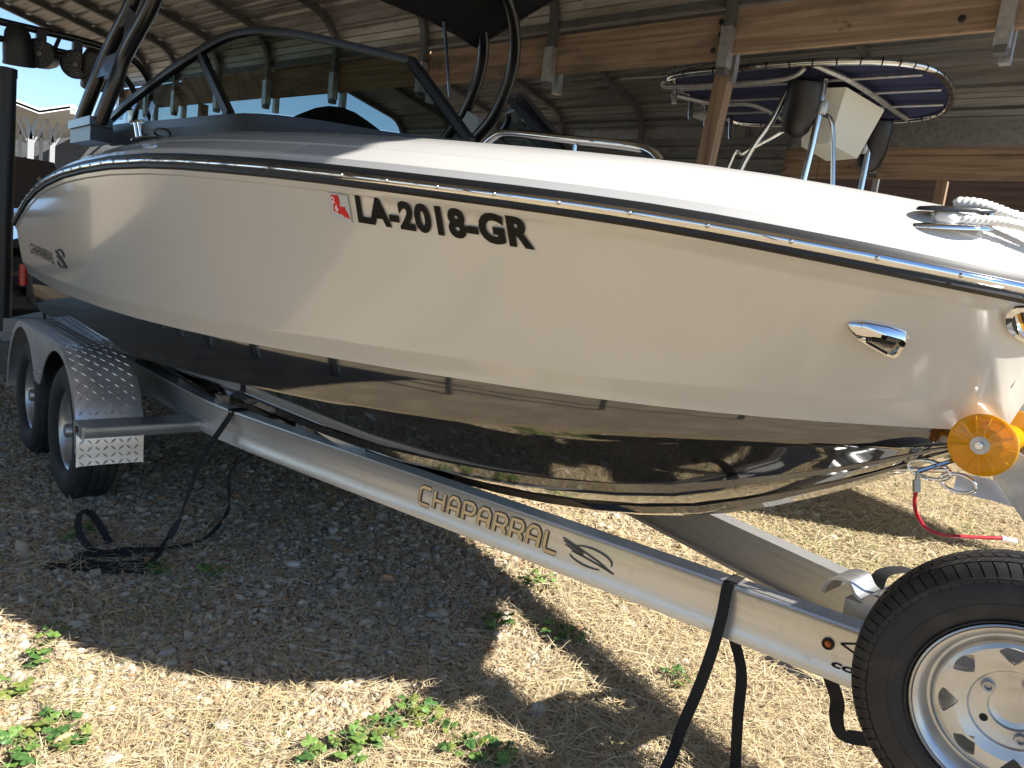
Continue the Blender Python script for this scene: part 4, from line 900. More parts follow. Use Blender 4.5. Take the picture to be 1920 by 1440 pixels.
s2b = [beam_at(XS2 + 0.02)[0] + Vector((0.0, 0.03, -0.155)), Vector((-0.910, 1.880, 0.373)), Vector((-0.907, 1.900, 0.237)), Vector((-0.908, 1.940, 0.069)), zoff((-0.904, 1.946, 0.000), 0.01)]
strap('black strap looped over the near beam just left of the amber marker light', [s2a, s2b, top_(XS2)], 0.034)
s3 = [beam_at(-0.715)[0] + Vector((0.0, 0.05, -0.15)), Vector((-0.690, 2.000, 0.371)), Vector((-0.690, 2.020, 0.317)), Vector((-0.684, 2.040, 0.271)), Vector((-0.666, 2.060, 0.252)), Vector((-0.607, 2.100, 0.259))]
strap('short black strap end hanging under the beam beside the spare tyre', [s3], 0.04)
s4 = [zoff((-1.224, 2.721, 0.000), 0.03), zoff((-1.120, 2.710, 0.000), 0.03), zoff((-1.019, 2.723, 0.000), 0.02), zoff((-0.946, 2.742, 0.000), 0.02), zoff((-0.825, 2.780, 0.000), 0.02)]
strap('black strap lying flat on the grass behind the near beam', [s4 + [('u', (0, -0.3, 1))]], 0.036)
P = [beam_at(-0.70, 1)[0] + Vector((0.0, -0.17, 0.02)), beam_at(-0.69, 1)[0] + Vector((-0.01, -0.13, 0.075)), beam_at(-0.66, 1)[0] + Vector((0, -0.04, 0.085)), beam_at(-0.62, 1)[0] + Vector((0, 0.03, 0.055)), beam_at(-0.58, 1)[0] + Vector((0, 0.07, 0.0))]
strap('black strap arching from the tongue clamp over the far beam', [P + [('u', (0, 0, 1))]], 0.042)

# ------------------------------------------------------------------ carports
HD = Vector((0.9903, 0.1390, 0)); AC = Vector((0.1390, -0.9903, 0)); HO = Vector((-1.44, 4.64, 0))
def cp(u, w_, z): return HO + HD * u + AC * w_ + Vector((0, 0, z))
LEGU = [(x + 1.44) / 0.9903 for x in (0.05, -1.44, -3.01, -4.47, -5.92, -7.20, -8.40, -9.45, -10.5, -11.28, -12.09)]
def roof_path(W, w0, z0=3.34, r=0.36, sl=R(10.5), legz=2.86):
    p = [(w0, legz), (w0, z0)]
    for k in range(1, 9):
        a = PI - (PI / 2 - sl) * k / 8; p.append((w0 + r + r * math.cos(a), z0 + r * math.sin(a)))
    zr = p[-1][1] + math.tan(sl) * (w0 + W / 2 - p[-1][0]); p.append((w0 + W / 2, zr))
    return p + [(2 * w0 + W - a, b) for a, b in reversed(p[:-1])]
def carport(label, w0, W, legs, u_lens, legz_near=0.0, sheet=None):
    t_ = thing('carport', label, 'carport', cp(legs[0], w0, 0))
    P = roof_path(W, w0)
    for u in legs:
        pp = [cp(u, a, b) for a, b in P]; pp[-1] = cp(u, P[-1][0], legz_near)
        m = MB(); m.sweep(pp, [(-0.03, -0.03), (0.03, -0.03), (0.03, 0.03), (-0.03, 0.03)], tuple(HD)); m.build('hoop_frame', m_tube, t_, 30)
    # stub sleeves on the timber side, doubled tubes
    for u in legs:
        m = MB(); m.sweep([cp(u + 0.012, w0 - 0.118, legz_far - 0.02), cp(u + 0.012, w0 - 0.118, 3.27)], [(-0.028, -0.028), (0.028, -0.028), (0.028, 0.028), (-0.028, 0.028)], tuple(HD)); 
        m.sweep([cp(u, w0, 2.90), cp(u, w0, 3.16)], [(-0.037, -0.037), (0.037, -0.037), (0.037, 0.037), (-0.037, 0.037)], tuple(HD))
        m.build('leg_stub', m_galv, t_, 30)
    # corrugated sheets, one object each, ribs along the roof length
    S = [0.0]
    Q = [Vector((a, b)) for a, b in P]
    Q[0] = Vector((w0, 3.315)); Q[-1] = Vector((P[-1][0], 3.12))
    if len(Q) > 2 and Q[1].y < Q[0].y: Q.pop(1)
    for a, b in zip(Q[:-1], Q[1:]): S.append(S[-1] + (b - a).length)
    def onp(s):
        i = min(max(int(np.searchsorted(S, s)) - 1, 0), len(Q) - 2); a, b = Q[i], Q[i + 1]; t0 = (s - S[i]) / (S[i + 1] - S[i]); d = (b - a).normalized(); n = Vector((-d.y, d.x))
        if i > len(Q) / 2: n = n
        return a + (b - a) * t0, n
    tot = S[-1]; npan = max(2, round(tot / 0.93)); pw = tot / npan
    for ip in range(npan):
        ss = []; nr = 4; rp_ = pw / nr
        for r_ in range(nr):
            b0 = ip * pw + r_ * rp_
            ss += [(b0, 0.032), (b0 + 0.022, 0.032), (b0 + 0.036, 0.0)]
            for q, o_ in ((0.30, 0.0), (0.33, 0.008), (0.36, 0.0), (0.64, 0.0), (0.67, 0.008), (0.70, 0.0)): ss.append((b0 + 0.038 + (rp_ - 0.056) * q, o_))
            ss += [(b0 + rp_ - 0.018, 0.0)]
        ss += [((ip + 1) * pw + 0.012, 0.033)]
        prof = []
        for s_, o_ in ss:
            p_, n_ = onp(min(s_, tot)); prof.append(p_ + n_ * (0.033 + o_ + (0.002 if ip % 2 else 0)))
        for iu in range(len(u_lens) - 1):
            m = MB(); ov = 0.04; lift = 0.0025 * (iu % 2)
            m.rows([[cp(u_lens[iu] - (ov if iu else 0), q.x, q.y + lift) for q in prof], [cp(u_lens[iu + 1] + ov * 0, q.x, q.y + lift) for q in prof]]); m.build('roof_sheet', sheet or m_sheet, t_, 0)
    m = MB(); m.sweep([cp(u_lens[0], w0 - 0.0, 3.10), cp(u_lens[-1], w0 - 0.0, 3.10)], [(-0.036, -0.01), (0.036, -0.01), (0.036, 0.02), (-0.036, 0.02)], (0, 0, 1)); 
    # purlin screw plates
    return t_
legz_far = 2.86
cp1 = carport('long corrugated steel carport arching over the cream boat', 0.0, 5.9, LEGU, [LEGU[-1] - 0.12, -6.9, -2.4, LEGU[0] + 0.42])
m = MB(); m.sweep([cp(LEGU[-1], -0.035, 3.345), cp(LEGU[0] + 0.4, -0.035, 3.345)], [(-0.02, -0.04), (0.02, -0.04), (0.02, 0.015), (-0.02, 0.015)], (0, 0, 1)); m.build('eave_trim', m_tube, cp1)
legz_far = 0.0
cp_shade = carport('added unseen corrugated carport bay that darkens the stern of the cream boat', 6.1, 5.6, LEGU[3:], [LEGU[-1] - 0.12, -6.9, -3.2])  # unseen bay, added to block sky light and darken the stern
legz_far = 2.86
def bolts(par, pts, n=(0.139, -0.99, 0)):
    m = MB()
    for p in pts: m.lathe([(0.0, 0.008), (0.010, 0.008), (0.012, 0.004), (0.020, 0.003), (0.020, 0.0)], p, n, 10)
    m.build('bolt', m_blackm, par)
# timber header, built of planks bolted to the leg stubs
hd = thing('timber_header', 'weathered timber beam bolted across the galvanised stubs above the windshield and T-top', 'beam', cp(0, -0.06, 3.0))
for i, (u0, u1, dz) in enumerate(((-11.0, -7.05, 0.0), (-7.04, -4.49, -0.012), (-4.475, -1.60, -0.022), (-1.575, 1.55, 0.006))):
    m = MB(); wa, wb = -0.045, -0.085
    P = []
    m.hexa([cp(u0, wb - .0, 3.0 + dz), cp(u1, wb, 3.0 + dz), cp(u1, wa, 3.0 + dz), cp(u0, wa, 3.0 + dz), cp(u0, wb, 3.285 + dz), cp(u1, wb, 3.285 + dz), cp(u1, wa, 3.285 + dz), cp(u0, wa, 3.285 + dz)])
    o = m.build('plank', None or m_wood, hd, 0); pl = o
    m = MB(); 
    bolts(o, [cp(u1 - 0.07, wa, 3.24 + dz), cp(u1 - 0.06, wa, 3.16 + dz), cp(u1 - 0.10, wa, 3.06 + dz)] + ([cp(u0 + 1.32, wa, 3.2), cp(u0 + 1.42, wa, 3.2), cp(u0 + 1.35, wa, 3.08)] if i == 3 else []))
POSTG = 'timber posts under the headers'
def post(u, w_, ztop, sx, sy, label, lean=0.0):
    m = MB(); a, b = cp(u, w_, 0), cp(u + lean, w_, ztop); m.bar(a, b, sx, sy, upv=tuple(AC)); o = m.build('timber_post', m_woodp, None, 0); tag(o, label, 'post', POSTG); return o
post(-1.84, -0.135, 2.995, 0.10, 0.10, 'weathered timber post in front of the T-top boat', 0.22)
post(-8.6, -0.10, 2.995, 0.09, 0.09, 'timber post seen through the left end of the windshield')
legz_far = 2.55
W2 = 3.72; w2 = -0.19 - W2
cp2 = carport('dark second corrugated carport behind the timber header roofing the T-top boat', w2, W2, LEGU[:9], [LEGU[8] - 0.1, -5.0, -1.6, LEGU[0] + 0.3], 3.3, m_sheet_shade)
hd2 = thing('timber_header', 'far timber beam behind the T-top boat, made of two stacked planks', 'beam', cp(0, w2 - 0.05, 2.95))
for (z0, z1, wofs) in ((2.86, 3.10, 0.0), (3.105, 3.24, 0.006)):
    for (u0, u1) in ((-5.6, -2.2), (-2.19, -0.2), (-0.19, 1.9)):
        m = MB(); wa, wb = w2 - 0.045 + wofs, w2 - 0.085
        m.hexa([cp(u0, wb, z0), cp(u1, wb, z0), cp(u1, wa, z0), cp(u0, wa, z0), cp(u0, wb, z1), cp(u1, wb, z1), cp(u1, wa, z1), cp(u0, wa, z1)]); o = m.build('plank', m_wood, hd2, 0)
m = MB()
for u in (-1.6, 0.4):
    m.hexa([cp(u, w2 - .10, 2.2), cp(u + 1.6, w2 - .10, 2.62), cp(u + 1.6, w2 - .07, 2.62), cp(u, w2 - .07, 2.2), cp(u, w2 - .10, 2.42), cp(u + 1.6, w2 - .10, 2.84), cp(u + 1.6, w2 - .07, 2.84), cp(u, w2 - .07, 2.42)]) if u > 0 else None
POST2 = post(-0.93, w2 - 0.13, 2.855, 0.10, 0.09, 'timber post under the far header right of the T-top boat')
m.build('brace_plank', m_wood, hd2, 0)
# flat trim panel above the far header
m = MB(); m.hexa([cp(-5.6, w2 - .03, 3.18), cp(1.9, w2 - .03, 3.18), cp(1.9, w2 - .02, 3.18), cp(-5.6, w2 - .02, 3.18), cp(-5.6, w2 - .03, 3.62), cp(1.9, w2 - .03, 3.62), cp(1.9, w2 - .02, 3.62), cp(-5.6, w2 - .02, 3.62)])
m.build('eave_panel', m_galv, cp2)
# sheet wall closing the back of the second bay at its far end
for k in range(7):
    m = MB(); z0 = 1.2 + k * 0.30; pr = [(0, 0), (0.02, 0.018), (0.04, 0.018), (0.06, 0), (0.15, 0), (0.17, 0.018), (0.19, 0.018), (0.21, 0), (0.30, 0)]
    m.rows([[cp(-13.2, w2 + .06 + b, z0 + a) for a, b in pr], [cp(-2.55, w2 + .06 + b, z0 + a) for a, b in pr]]); m.build('wall_sheet', m_sheet_shade, cp2, 0)
# board fence behind the second bay
fe = thing('board_fence', 'dark horizontal board fence behind the far timber header', 'fence', cp(0, -5.3, 0))
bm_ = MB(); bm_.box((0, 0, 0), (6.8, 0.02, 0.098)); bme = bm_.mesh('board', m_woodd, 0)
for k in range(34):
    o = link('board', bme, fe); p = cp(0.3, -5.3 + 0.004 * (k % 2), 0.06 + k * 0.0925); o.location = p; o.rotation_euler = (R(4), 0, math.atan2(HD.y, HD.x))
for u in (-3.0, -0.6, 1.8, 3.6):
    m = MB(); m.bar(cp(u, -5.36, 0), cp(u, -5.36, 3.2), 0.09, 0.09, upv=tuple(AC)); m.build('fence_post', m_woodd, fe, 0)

# ------------------------------------------------------------------ T-top boat in the next bay
tt = thing('center_console_boat', 'white center console boat with navy canvas T-top behind the bow rail', 'motorboat', cp(-1.3, -1.9, 0.3))
TU = HD; TV = -AC   # along, away from the camera
def tp(u, v, z): return HO + HD * (-2.22 + (u + 2.3) * 0.80) + TV * (0.30 + (v - 0.36) * 1.10) + Vector((0, 0, z))
TZ = 3.0
outl = [(-2.30, 0.46), (-1.5, 0.36), (-0.9, 0.36), (-0.40, 0.44), (-0.14, 0.62), (-0.06, 0.92), (-0.10, 1.30), (-0.22, 1.62), (-0.45, 1.80), (-0.9, 1.86), (-1.5, 1.86), (-2.35, 1.76), (-2.42, 1.1)]
O3 = smooth_path([tp(u, v, TZ - 0.02 * abs(v - 1.1) + 0.0) for u, v in outl], 6, closed=True)
m = MB(); m.tube(O3, 0.024, 10, closed=True); ttop = m.build('t_top_frame', m_steel, tt, 60)
m = MB(); cen = tp(-1.25, 1.1, TZ + 0.03); ring2 = [cen.lerp(p, 0.5) + Vector((0, 0, 0.01)) for p in O3]; ring1 = [cen.lerp(p, 0.985) + Vector((0, 0, 0.012)) for p in O3]
m.rows([ring1, ring2], close_u=True); k = len(m.v); m.add(ring2 + [cen], [(i, (i + 1) % len(ring2), len(ring2)) for i in range(len(ring2))])
up_ = Vector((0, 0, 0.014)); m.rows([[p + up_ for p in reversed(ring1)], [p + up_ for p in reversed(ring2)]], close_u=True); m.add([p + up_ for p in ring2] + [cen + up_], [((i + 1) % len(ring2), i, len(ring2)) for i in range(len(ring2))])
m.build('canvas', m_navy, ttop, 60)
# lacing rings
for i in range(0, len(O3), 2):
    t_ = (O3[(i + 1) % len(O3)] - O3[i - 1]).normalized(); m = MB(); m.tube([O3[i] - t_ * 0.005, O3[i] + t_ * 0.005], 0.0255, 10); m.build('lacing', m_blackm, ttop, 60)
m = MB()
for v in (0.72, 1.06, 1.42): m.tube([tp(-2.35, v, TZ - 0.02), tp(-0.12 - 0.18 * abs(v - 1.05), v, TZ - 0.02)], 0.012, 8)
m.tube(smooth_path([tp(-0.95, 0.36, TZ - 0.01), tp(-0.75, 0.70, TZ - 0.03), tp(-0.65, 1.1, TZ - 0.04), tp(-0.62, 1.5, TZ - 0.03), tp(-0.60, 1.84, TZ - 0.01)], 6), 0.02, 8)
m.tube(smooth_path([tp(-2.32, 0.42, TZ - 0.05), tp(-2.2, 0.42, TZ - 0.09), tp(-1.2, 0.42, TZ - 0.09), tp(-0.98, 0.40, TZ - 0.03)], 6), 0.018, 8)
m.tube(smooth_path([tp(-2.28, 0.5, TZ - 0.12), tp(-1.9, 0.66, TZ - 0.16), tp(-1.55, 0.70, TZ - 0.17), tp(-1.2, 0.8, TZ - 0.30)], 6), 0.018, 8)
m.build('cross_bar', m_galv, ttop, 60)
# legs
m = MB()
LG = [[tp(-1.180, 0.60, TZ - 0.05), tp(-1.280, 0.58, TZ - 0.30), tp(-1.500, 0.52, TZ - 0.75), tp(-1.780, 0.46, 1.0)],
      [tp(-0.900, 0.60, TZ - 0.05), tp(-0.905, 0.60, TZ - 0.4), tp(-0.950, 0.60, TZ - 1.0), tp(-0.990, 0.60, 1.0)],
      [tp(-0.900, 0.70, TZ - 0.26), tp(-0.840, 0.70, TZ - 0.29), tp(-0.790, 0.72, TZ - 0.45), tp(-0.690, 0.74, TZ - 1.0), tp(-0.560, 0.76, 1.0)],
      [tp(-0.820, 1.55, TZ - 0.05), tp(-0.810, 1.55, TZ - 0.5), tp(-0.830, 1.55, TZ - 1.1), tp(-0.860, 1.55, 1.0)],
      [tp(-0.800, 1.55, TZ - 0.50), tp(-0.880, 1.55, TZ - 0.85), tp(-0.980, 1.55, 1.0)],
      [tp(-1.160, 0.62, TZ - 0.36), tp(-1.280, 0.58, TZ - 0.44), tp(-1.480, 0.52, TZ - 0.56), tp(-1.580, 0.50, TZ - 0.66), tp(-1.910, 0.46, 1.0)],
      [tp(-0.960, 1.55, TZ - 0.6), tp(-1.110, 1.55, TZ - 0.8), tp(-1.260, 1.55, 1.0)]]
for i, L in enumerate(LG):
    m = MB(); m.tube(smooth_path(L, 6), 0.024 if i in (0, 1, 3) else 0.017, 10); m.build('t_top_leg', m_steel, tt, 60)
# electronics box
def tq(u, v, z): return tp(u, v, z)
m = MB(); m.hexa([tq(-1.10, 0.80, TZ - 0.45), tq(-0.86, 0.80, TZ - 0.43), tq(-0.80, 1.30, TZ - 0.43), tq(-1.08, 1.30, TZ - 0.45), tq(-1.16, 0.74, TZ - 0.06), tq(-0.78, 0.76, TZ - 0.06), tq(-0.66, 1.36, TZ - 0.06), tq(-1.10, 1.36, TZ - 0.06)])
eb = m.build('electronics_box', m_offwhite, tt, 20)
for u, v in ((-1.02, 0.93), (-0.94, 1.16)):
    m = MB(); m.lathe([(0.05, 0.0), (0.062, 0.008), (0.075, 0.004), (0.08, -0.004)], tq(u, v, TZ - 0.446), (0, 0, -1), 20); m.lathe([(0, 0.004), (0.03, 0.004), (0.05, 0.0)], tq(u, v, TZ - 0.446), (0, 0, -1), 16); m.build('box_speaker', m_steel, eb)
# black covered tower speakers
def pod(c, ax_, name='speaker_pod', r=0.13, L=0.34):
    m = MB(); prof = [(0.0, -L * 0.52), (r * 0.45, -L * 0.50), (r * 0.8, -L * 0.38), (r * 0.98, -L * 0.15), (r * 1.02, L * 0.1), (r, L * 0.42), (r * 0.9, L * 0.5), (0.0, L * 0.5)]
    m.lathe(prof, c, ax_, 24); return m.build(name, m_canvas2, tt, 50)
p1 = pod(tq(-1.04, 0.55, TZ - 0.25), (0.25, -0.3, 1.0), r=0.115, L=0.38)
p2 = pod(tq(-0.80, 1.62, TZ - 0.26), (0.2, -0.3, 1.0), r=0.11, L=0.40)
for c, p_ in ((tq(-0.882, 0.60, TZ - 0.24), p1), (tq(-0.85, 1.55, TZ - 0.30), p2)):
    m = MB(); m.lathe([(0.024, -0.045), (0.036, -0.04), (0.042, 0.0), (0.036, 0.04), (0.024, 0.045)], c, (0.1, 0, 1), 20); m.hexa([c + HD * a_ * 0.11 + Vector((0, 0, z_)) + AC * b_ * .03 for z_ in (-0.03, 0.03) for a_, b_ in ((-1, -1), (0.1, -1), (0.1, 1), (-1, 1))]); m.build('clamp', m_galv, p_)
# rod holders and antenna on the near end
for u, v in ((-2.25, 0.46), (-2.38, 0.9), (-2.40, 1.2), (-2.36, 1.6)):
    m = MB(); m.tube([tp(u, v, TZ + 0.07), tp(u + 0.05, v, TZ - 0.20)], 0.021, 10); m.build('rod_holder', m_steel, tt)
m = MB(); m.tube([tp(-2.28, 0.44, TZ), tp(-2.75, 0.36, TZ - 0.02)], 0.008, 8); m.tube([tp(-2.2, 0.40, TZ + 0.02), tp(-0.75, 0.30, TZ + 0.13)], 0.014, 8); m.tube([tp(-0.85, 0.31, TZ + 0.12), tp(-0.66, 0.29, TZ + 0.14)], 0.022, 8); m.box(tp(-0.66, 0.3, TZ + 0.15), (0.09, 0.05, 0.05)); m.build('outrigger', m_galv, tt)
m = MB(); m.box(tp(-2.3, 1.05, TZ - 0.14), (0.16, 0.2, 0.02)); m.build('light_bar', m_galv, tt)
# hull, console and windscreen, mostly hidden
m = MB(); rows = []
for i in range(15):
    q = i / 14; u = lerp(-4.0, 2.3, q); b = 1.05 * (1 - max(0, (q - 0.5) / 0.5) ** 2.2); rows.append([tp(u, 1.1 - b, 1.15 + 0.25 * q ** 2), tp(u, 1.1 - b * 0.86, 0.75 + 0.2 * q ** 2), tp(u, 1.1, 0.45 + 0.35 * q ** 3), tp(u, 1.1 + b * 0.86, 0.75 + 0.2 * q ** 2), tp(u, 1.1 + b, 1.15 + 0.25 * q ** 2), tp(u, 1.1 + b * 0.85, 1.16 + 0.25 * q ** 2), tp(u, 1.1, 0.95), tp(u, 1.1 - b * 0.85, 1.16 + 0.25 * q ** 2)])
m.rows(rows, close_u=True); m.add(rows[0], [tuple(range(8))]); m.build('hull', m_white, tt, 40)
m = MB(); m.hexa([tp(-1.2, 0.75, 0.95), tp(-0.3, 0.75, 0.95), tp(-0.3, 1.4, 0.95), tp(-1.2, 1.4, 0.95), tp(-1.1, 0.78, 1.75), tp(-0.5, 0.78, 1.75), tp(-0.5, 1.38, 1.75), tp(-1.1, 1.38, 1.75)]); m.build('console', m_white, tt, 30)
m = MB(); rows = []
for i in range(9):
    a = lerp(-0.5, 0.5, i / 8); rows.append([tp(-0.30 + 0.10 * math.cos(a * 3), 1.07 + a * 0.9, 1.72), tp(-0.42 + 0.10 * math.cos(a * 3), 1.07 + a * 0.8, 2.28 - 0.3 * abs(a) ** 2 * 2)])
m.rows(rows); m.build('console_windscreen', m_glass, tt, 60)
for u in (-3.2, -1.4):
    m = MB(); m.bar(tp(u, 1.1, 0.6), tp(u, 1.1, 0.0), 0.2, 0.2); m.build('keel_stand', m_woodd, tt)

# ------------------------------------------------------------------ wake boat behind the stern
wb_ = thing('wake_boat', 'black wake boat with tower speakers parked behind the stern at far left', 'motorboat', (-9.5, 1.05, 0.4))
m = MB(); rows = []
for i in range(12):
    q = i / 11; x = lerp(-7.6, -12.6, q); b = 1.15 * (1 - max(0, (q - 0.55) / 0.45) ** 2.4); zt = 1.45 + 0.2 * q
    rows.append([(x, 1.05 - b, zt), (x, 1.05 - b * 0.97, 0.95), (x, 1.05 - b * 0.9, 0.75), (x, 1.05, 0.45 + 0.5 * q ** 3), (x, 1.05 + b * 0.9, 0.75), (x, 1.05 + b * 0.97, 0.95), (x, 1.05 + b, zt), (x, 1.05 + b * 0.85, zt + 0.05), (x, 1.05, zt - 0.35), (x, 1.05 - b * 0.85, zt + 0.05)])
m.rows(rows, close_u=True); m.add(rows[0], [tuple(range(10))]); m.build('hull', m_black, wb_, 40)
m = MB(); m.hexa([(-7.75, 0.2, 1.42), (-7.62, 0.2, 1.42), (-7.62, 1.62, 1.42), (-7.75, 1.62, 1.42), (-7.95, 0.2, 1.86), (-7.82, 0.2, 1.86), (-7.82, 1.52, 1.86), (-7.95, 1.52, 1.86)]); m.build('seat_back', m_brown, wb_, 30)
m = MB(); m.tube([(-7.6, 0.3, 1.30), (-7.6, 1.75, 1.30)], 0.03, 8); m.tube([(-7.55, 1.35, 1.70), (-7.55, 1.62, 1.36)], 0.02, 8); m.build('stern_rail', m_steel, wb_)
m = MB(); m.box((-7.5, 1.05, 0.80), (0.3, 1.9, 0.05)); m.build('swim_platform', m_blackm, wb_)
TW = [(-8.3, -0.02, 1.5), (-8.0, -0.06, 2.2), (-7.7, 0.10, 2.72), (-7.6, 0.5, 2.86), (-7.6, 1.1, 2.88), (-7.6, 1.75, 2.90), (-7.65, 2.08, 2.86), (-7.75, 2.26, 2.70), (-7.9, 2.30, 2.45), (-8.3, 2.26, 1.5)]
m = MB(); m.tube(smooth_path(TW, 6), 0.030, 10); wt = m.build('tower', m_blackp, wb_, 60)
TW2 = [(x, y if 0.4 < y < 1.9 else lerp(y, 1.05, 0.10), z - 0.13 if z > 2.3 else z) for x, y, z in TW]
m = MB(); m.tube(smooth_path(TW2, 6), 0.026, 10); m.build('tower_rail', m_blackp, wt, 60)
for y in (0.55, 1.0, 1.45, 1.85):
    m = MB(); m.tube([(-7.6, y, 2.75), (-7.6, y + 0.04, 2.87)], 0.016, 8); m.build('tower_brace', m_blackp, wt)
def tower_speaker(y, z, face):
    c = Vector((-7.56, y, z)); f = Vector(face).normalized(); r = 0.112
    m = MB(); m.lathe([(0.0, -0.26), (r * 0.5, -0.25), (r * 0.8, -0.19), (r * 0.97, -0.08), (r, 0.03), (r * 1.04, 0.045), (r * 1.04, 0.06), (r * 0.92, 0.062), (r * 0.90, 0.03), (0, 0.03)], c, f, 28); s_ = m.build('tower_speaker', m_blackm, wb_, 50)
    m = MB(); m.lathe([(0, 0.055), (0.022, 0.05), (0.026, 0.035)], c, f, 12)
    m.build('tweeter', m_grey, s_)
    m = MB(); e1_ = f.orthogonal().normalized(); e2_ = f.cross(e1_)
    for rr in (0.045, 0.065, 0.085, 0.102): m.tube([c + f * 0.042 + (e1_ * math.cos(a) + e2_ * math.sin(a)) * rr for a in np.linspace(0, 2 * PI, 25)[:-1]], 0.003, 5, closed=True)
    for k in range(12):
        a = 2 * PI * k / 12; d = e1_ * math.cos(a) + e2_ * math.sin(a); m.tube([c + f * 0.043 + d * 0.03, c + f * 0.043 + d * 0.108], 0.0025, 5)
    m.build('speaker_grille', m_grey, s_, 60)
    m = MB(); m.box((-7.58, y, z + 0.15), (0.07, 0.07, 0.09)); m.build('speaker_clamp', m_blackm, s_)
tower_speaker(1.20, 2.63, (-0.2, 0.1, -1.0)); tower_speaker(1.355, 2.70, (0.85, -0.5, -0.12)); tower_speaker(1.62, 2.685, (0.85, -0.5, -0.12)); tower_speaker(1.76, 2.60, (-0.5, 0.2, -0.9))

# ------------------------------------------------------------------ far storage shelter
sh = thing('storage_shelter', 'white steel storage shelter with branching columns and folded roof at far left', 'shelter', (-30, 5.2, 0))
m = MB()
def fz(px_, x_): return None
RF = [((-30.000, 3.711, 5.060)), ((-30.000, 4.680, 4.967)), ((-30.000, 5.369, 4.824)), ((-30.000, 6.343, 5.207)), ((-42.000, 10.474, 6.116)), ((-70.000, 22.727, 9.149))]
RF = [Vector(p) for p in RF]
for k, (a, b) in enumerate(zip(RF[:-1], RF[1:])):
    m.hexa([a + Vector((0, 0, -0.16)), b + Vector((0, 0, -0.16)), b + Vector((-0.1, 0.02, -0.16)), a + Vector((-0.1, 0.02, -0.16)), a, b, b + Vector((-0.1, 0.02, 0)), a + Vector((-0.1, 0.02, 0))])
m.build('fascia', m_paint, sh, 0)
m = MB()
for k, (a, b) in enumerate(zip(RF[:-3], RF[1:-2])):
    d = Vector((-14, 2.0, 0.0)); zl = Vector((0, 0, -0.13)); m.hexa([a + zl, b + zl, b + d + zl, a + d + zl, a + zl * .4, b + zl * .4, b + d + zl * .4, a + d + zl * .4])
a, b = RF[3], RF[4]; d = Vector((-14, 2.0, 0)); m.add([a + zl, b + zl, b + d * .3 + zl, a + d + zl], [(0, 1, 2, 3)]); m.build('roof_slab', m_column, sh, 0)
def tree_col(x, y, zt, w_, s_):
    m = MB(); m.bar((x, y, 0), (x, y, zt - 1.3 * s_), w_, w_, upv=(0, 1, 0)); c_ = m.build('column', m_column, sh, 0)
    for dy in (-0.28, 0.28): 
        m = MB(); m.sweep([(x, y, zt - 1.35 * s_), (x, y + dy * 0.35 * s_, zt - 0.75 * s_), (x, y + dy * s_, zt - 0.12)], [(-w_ / 3, -w_ / 3), (w_ / 3, -w_ / 3), (w_ / 3, w_ / 3), (-w_ / 3, w_ / 3)], (1, 0, 0)); m.build('branch', m_column, c_, 0)
    for dy in (-0.66, 0.66):
        m = MB(); m.bar((x, y, zt - 1.75 * s_), (x, y + dy * s_, zt - 0.15), w_ * 0.26, w_ * 0.26, upv=(1, 0, 0)); m.build('brace', m_column, c_, 0)
zt = RF[2].z - 0.2
for (px_, d_, w_) in (((-31.000, 5.309, 4.424), 0, 0.19), ((-33.000, 6.339, 4.770), 0, 0.16), ((-37.000, 5.970, 4.929), 0, 0.12), ((-38.000, 6.891, 5.191), 0, 0.12)):
    tree_col(px_[0], px_[1], zt + (abs(px_[0]) - 30) * 0.10, w_, 0.66)
for k in range(14):
    m = MB(); m.box((-45, 8.0, 0.2 + k * 0.42), (0.05, 13, 0.428), Matrix.Rotation(R(0), 3, 'Z')); m.build('wall_board', m_darkwall, sh, 0)
vs, fs = text_mesh('46', 1.0, 0, 0.01); m = MB(); sp0 = Vector((-29.800, 6.261, 4.928)); 
m.box(sp0 + Vector((0, 0.11, 0.06)), (0.03, 0.30, 0.26)); sg = m.build('number_sign', m_paint, sh, 0)
m = MB(); m.add([sp0 + Vector((0.02, v.x * 0.18 + 0.0, v.y * 0.18 - 0.0)) for v in vs], fs); m.build('sign_number', m_grey, sg, 0)

# ------------------------------------------------------------------ gravel, straw and weeds
def smooth_noise(x, y, f, seed):
    r = np.random.default_rng(seed); g = r.random((64, 64)); X = (x * f) % 64; Y = (y * f) % 64
    xi = np.floor(X).astype(int); yi = np.floor(Y).astype(int); fx = X - xi; fy = Y - yi; fx = fx * fx * (3 - 2 * fx); fy = fy * fy * (3 - 2 * fy)
    a = g[xi % 64, yi % 64]; b = g[(xi + 1) % 64, yi % 64]; c = g[xi % 64, (yi + 1) % 64]; d = g[(xi + 1) % 64, (yi + 1) % 64]
    return (a * (1 - fx) + b * fx) * (1 - fy) + (c * (1 - fx) + d * fx) * fy
RM = np.array(((*XW,), (*YW,), (*ZW,)))
def in_view(x, y, z=0.0, mg=0.28):
    d = np.stack([x, y, np.full_like(x, z - 1.40)], -1) @ RM
    zc_ = d[:, 2]; px = 0.5 + 1390 / 1920 * d[:, 0] / np.maximum(zc_, 1e-3); py = 0.5 + 1390 / 1440 * d[:, 1] / np.maximum(zc_, 1e-3)
    return (zc_ > 0.2) & (px > -mg) & (px < 1 + mg) & (py > -mg) & (py < 1 + mg * 1.5), zc_
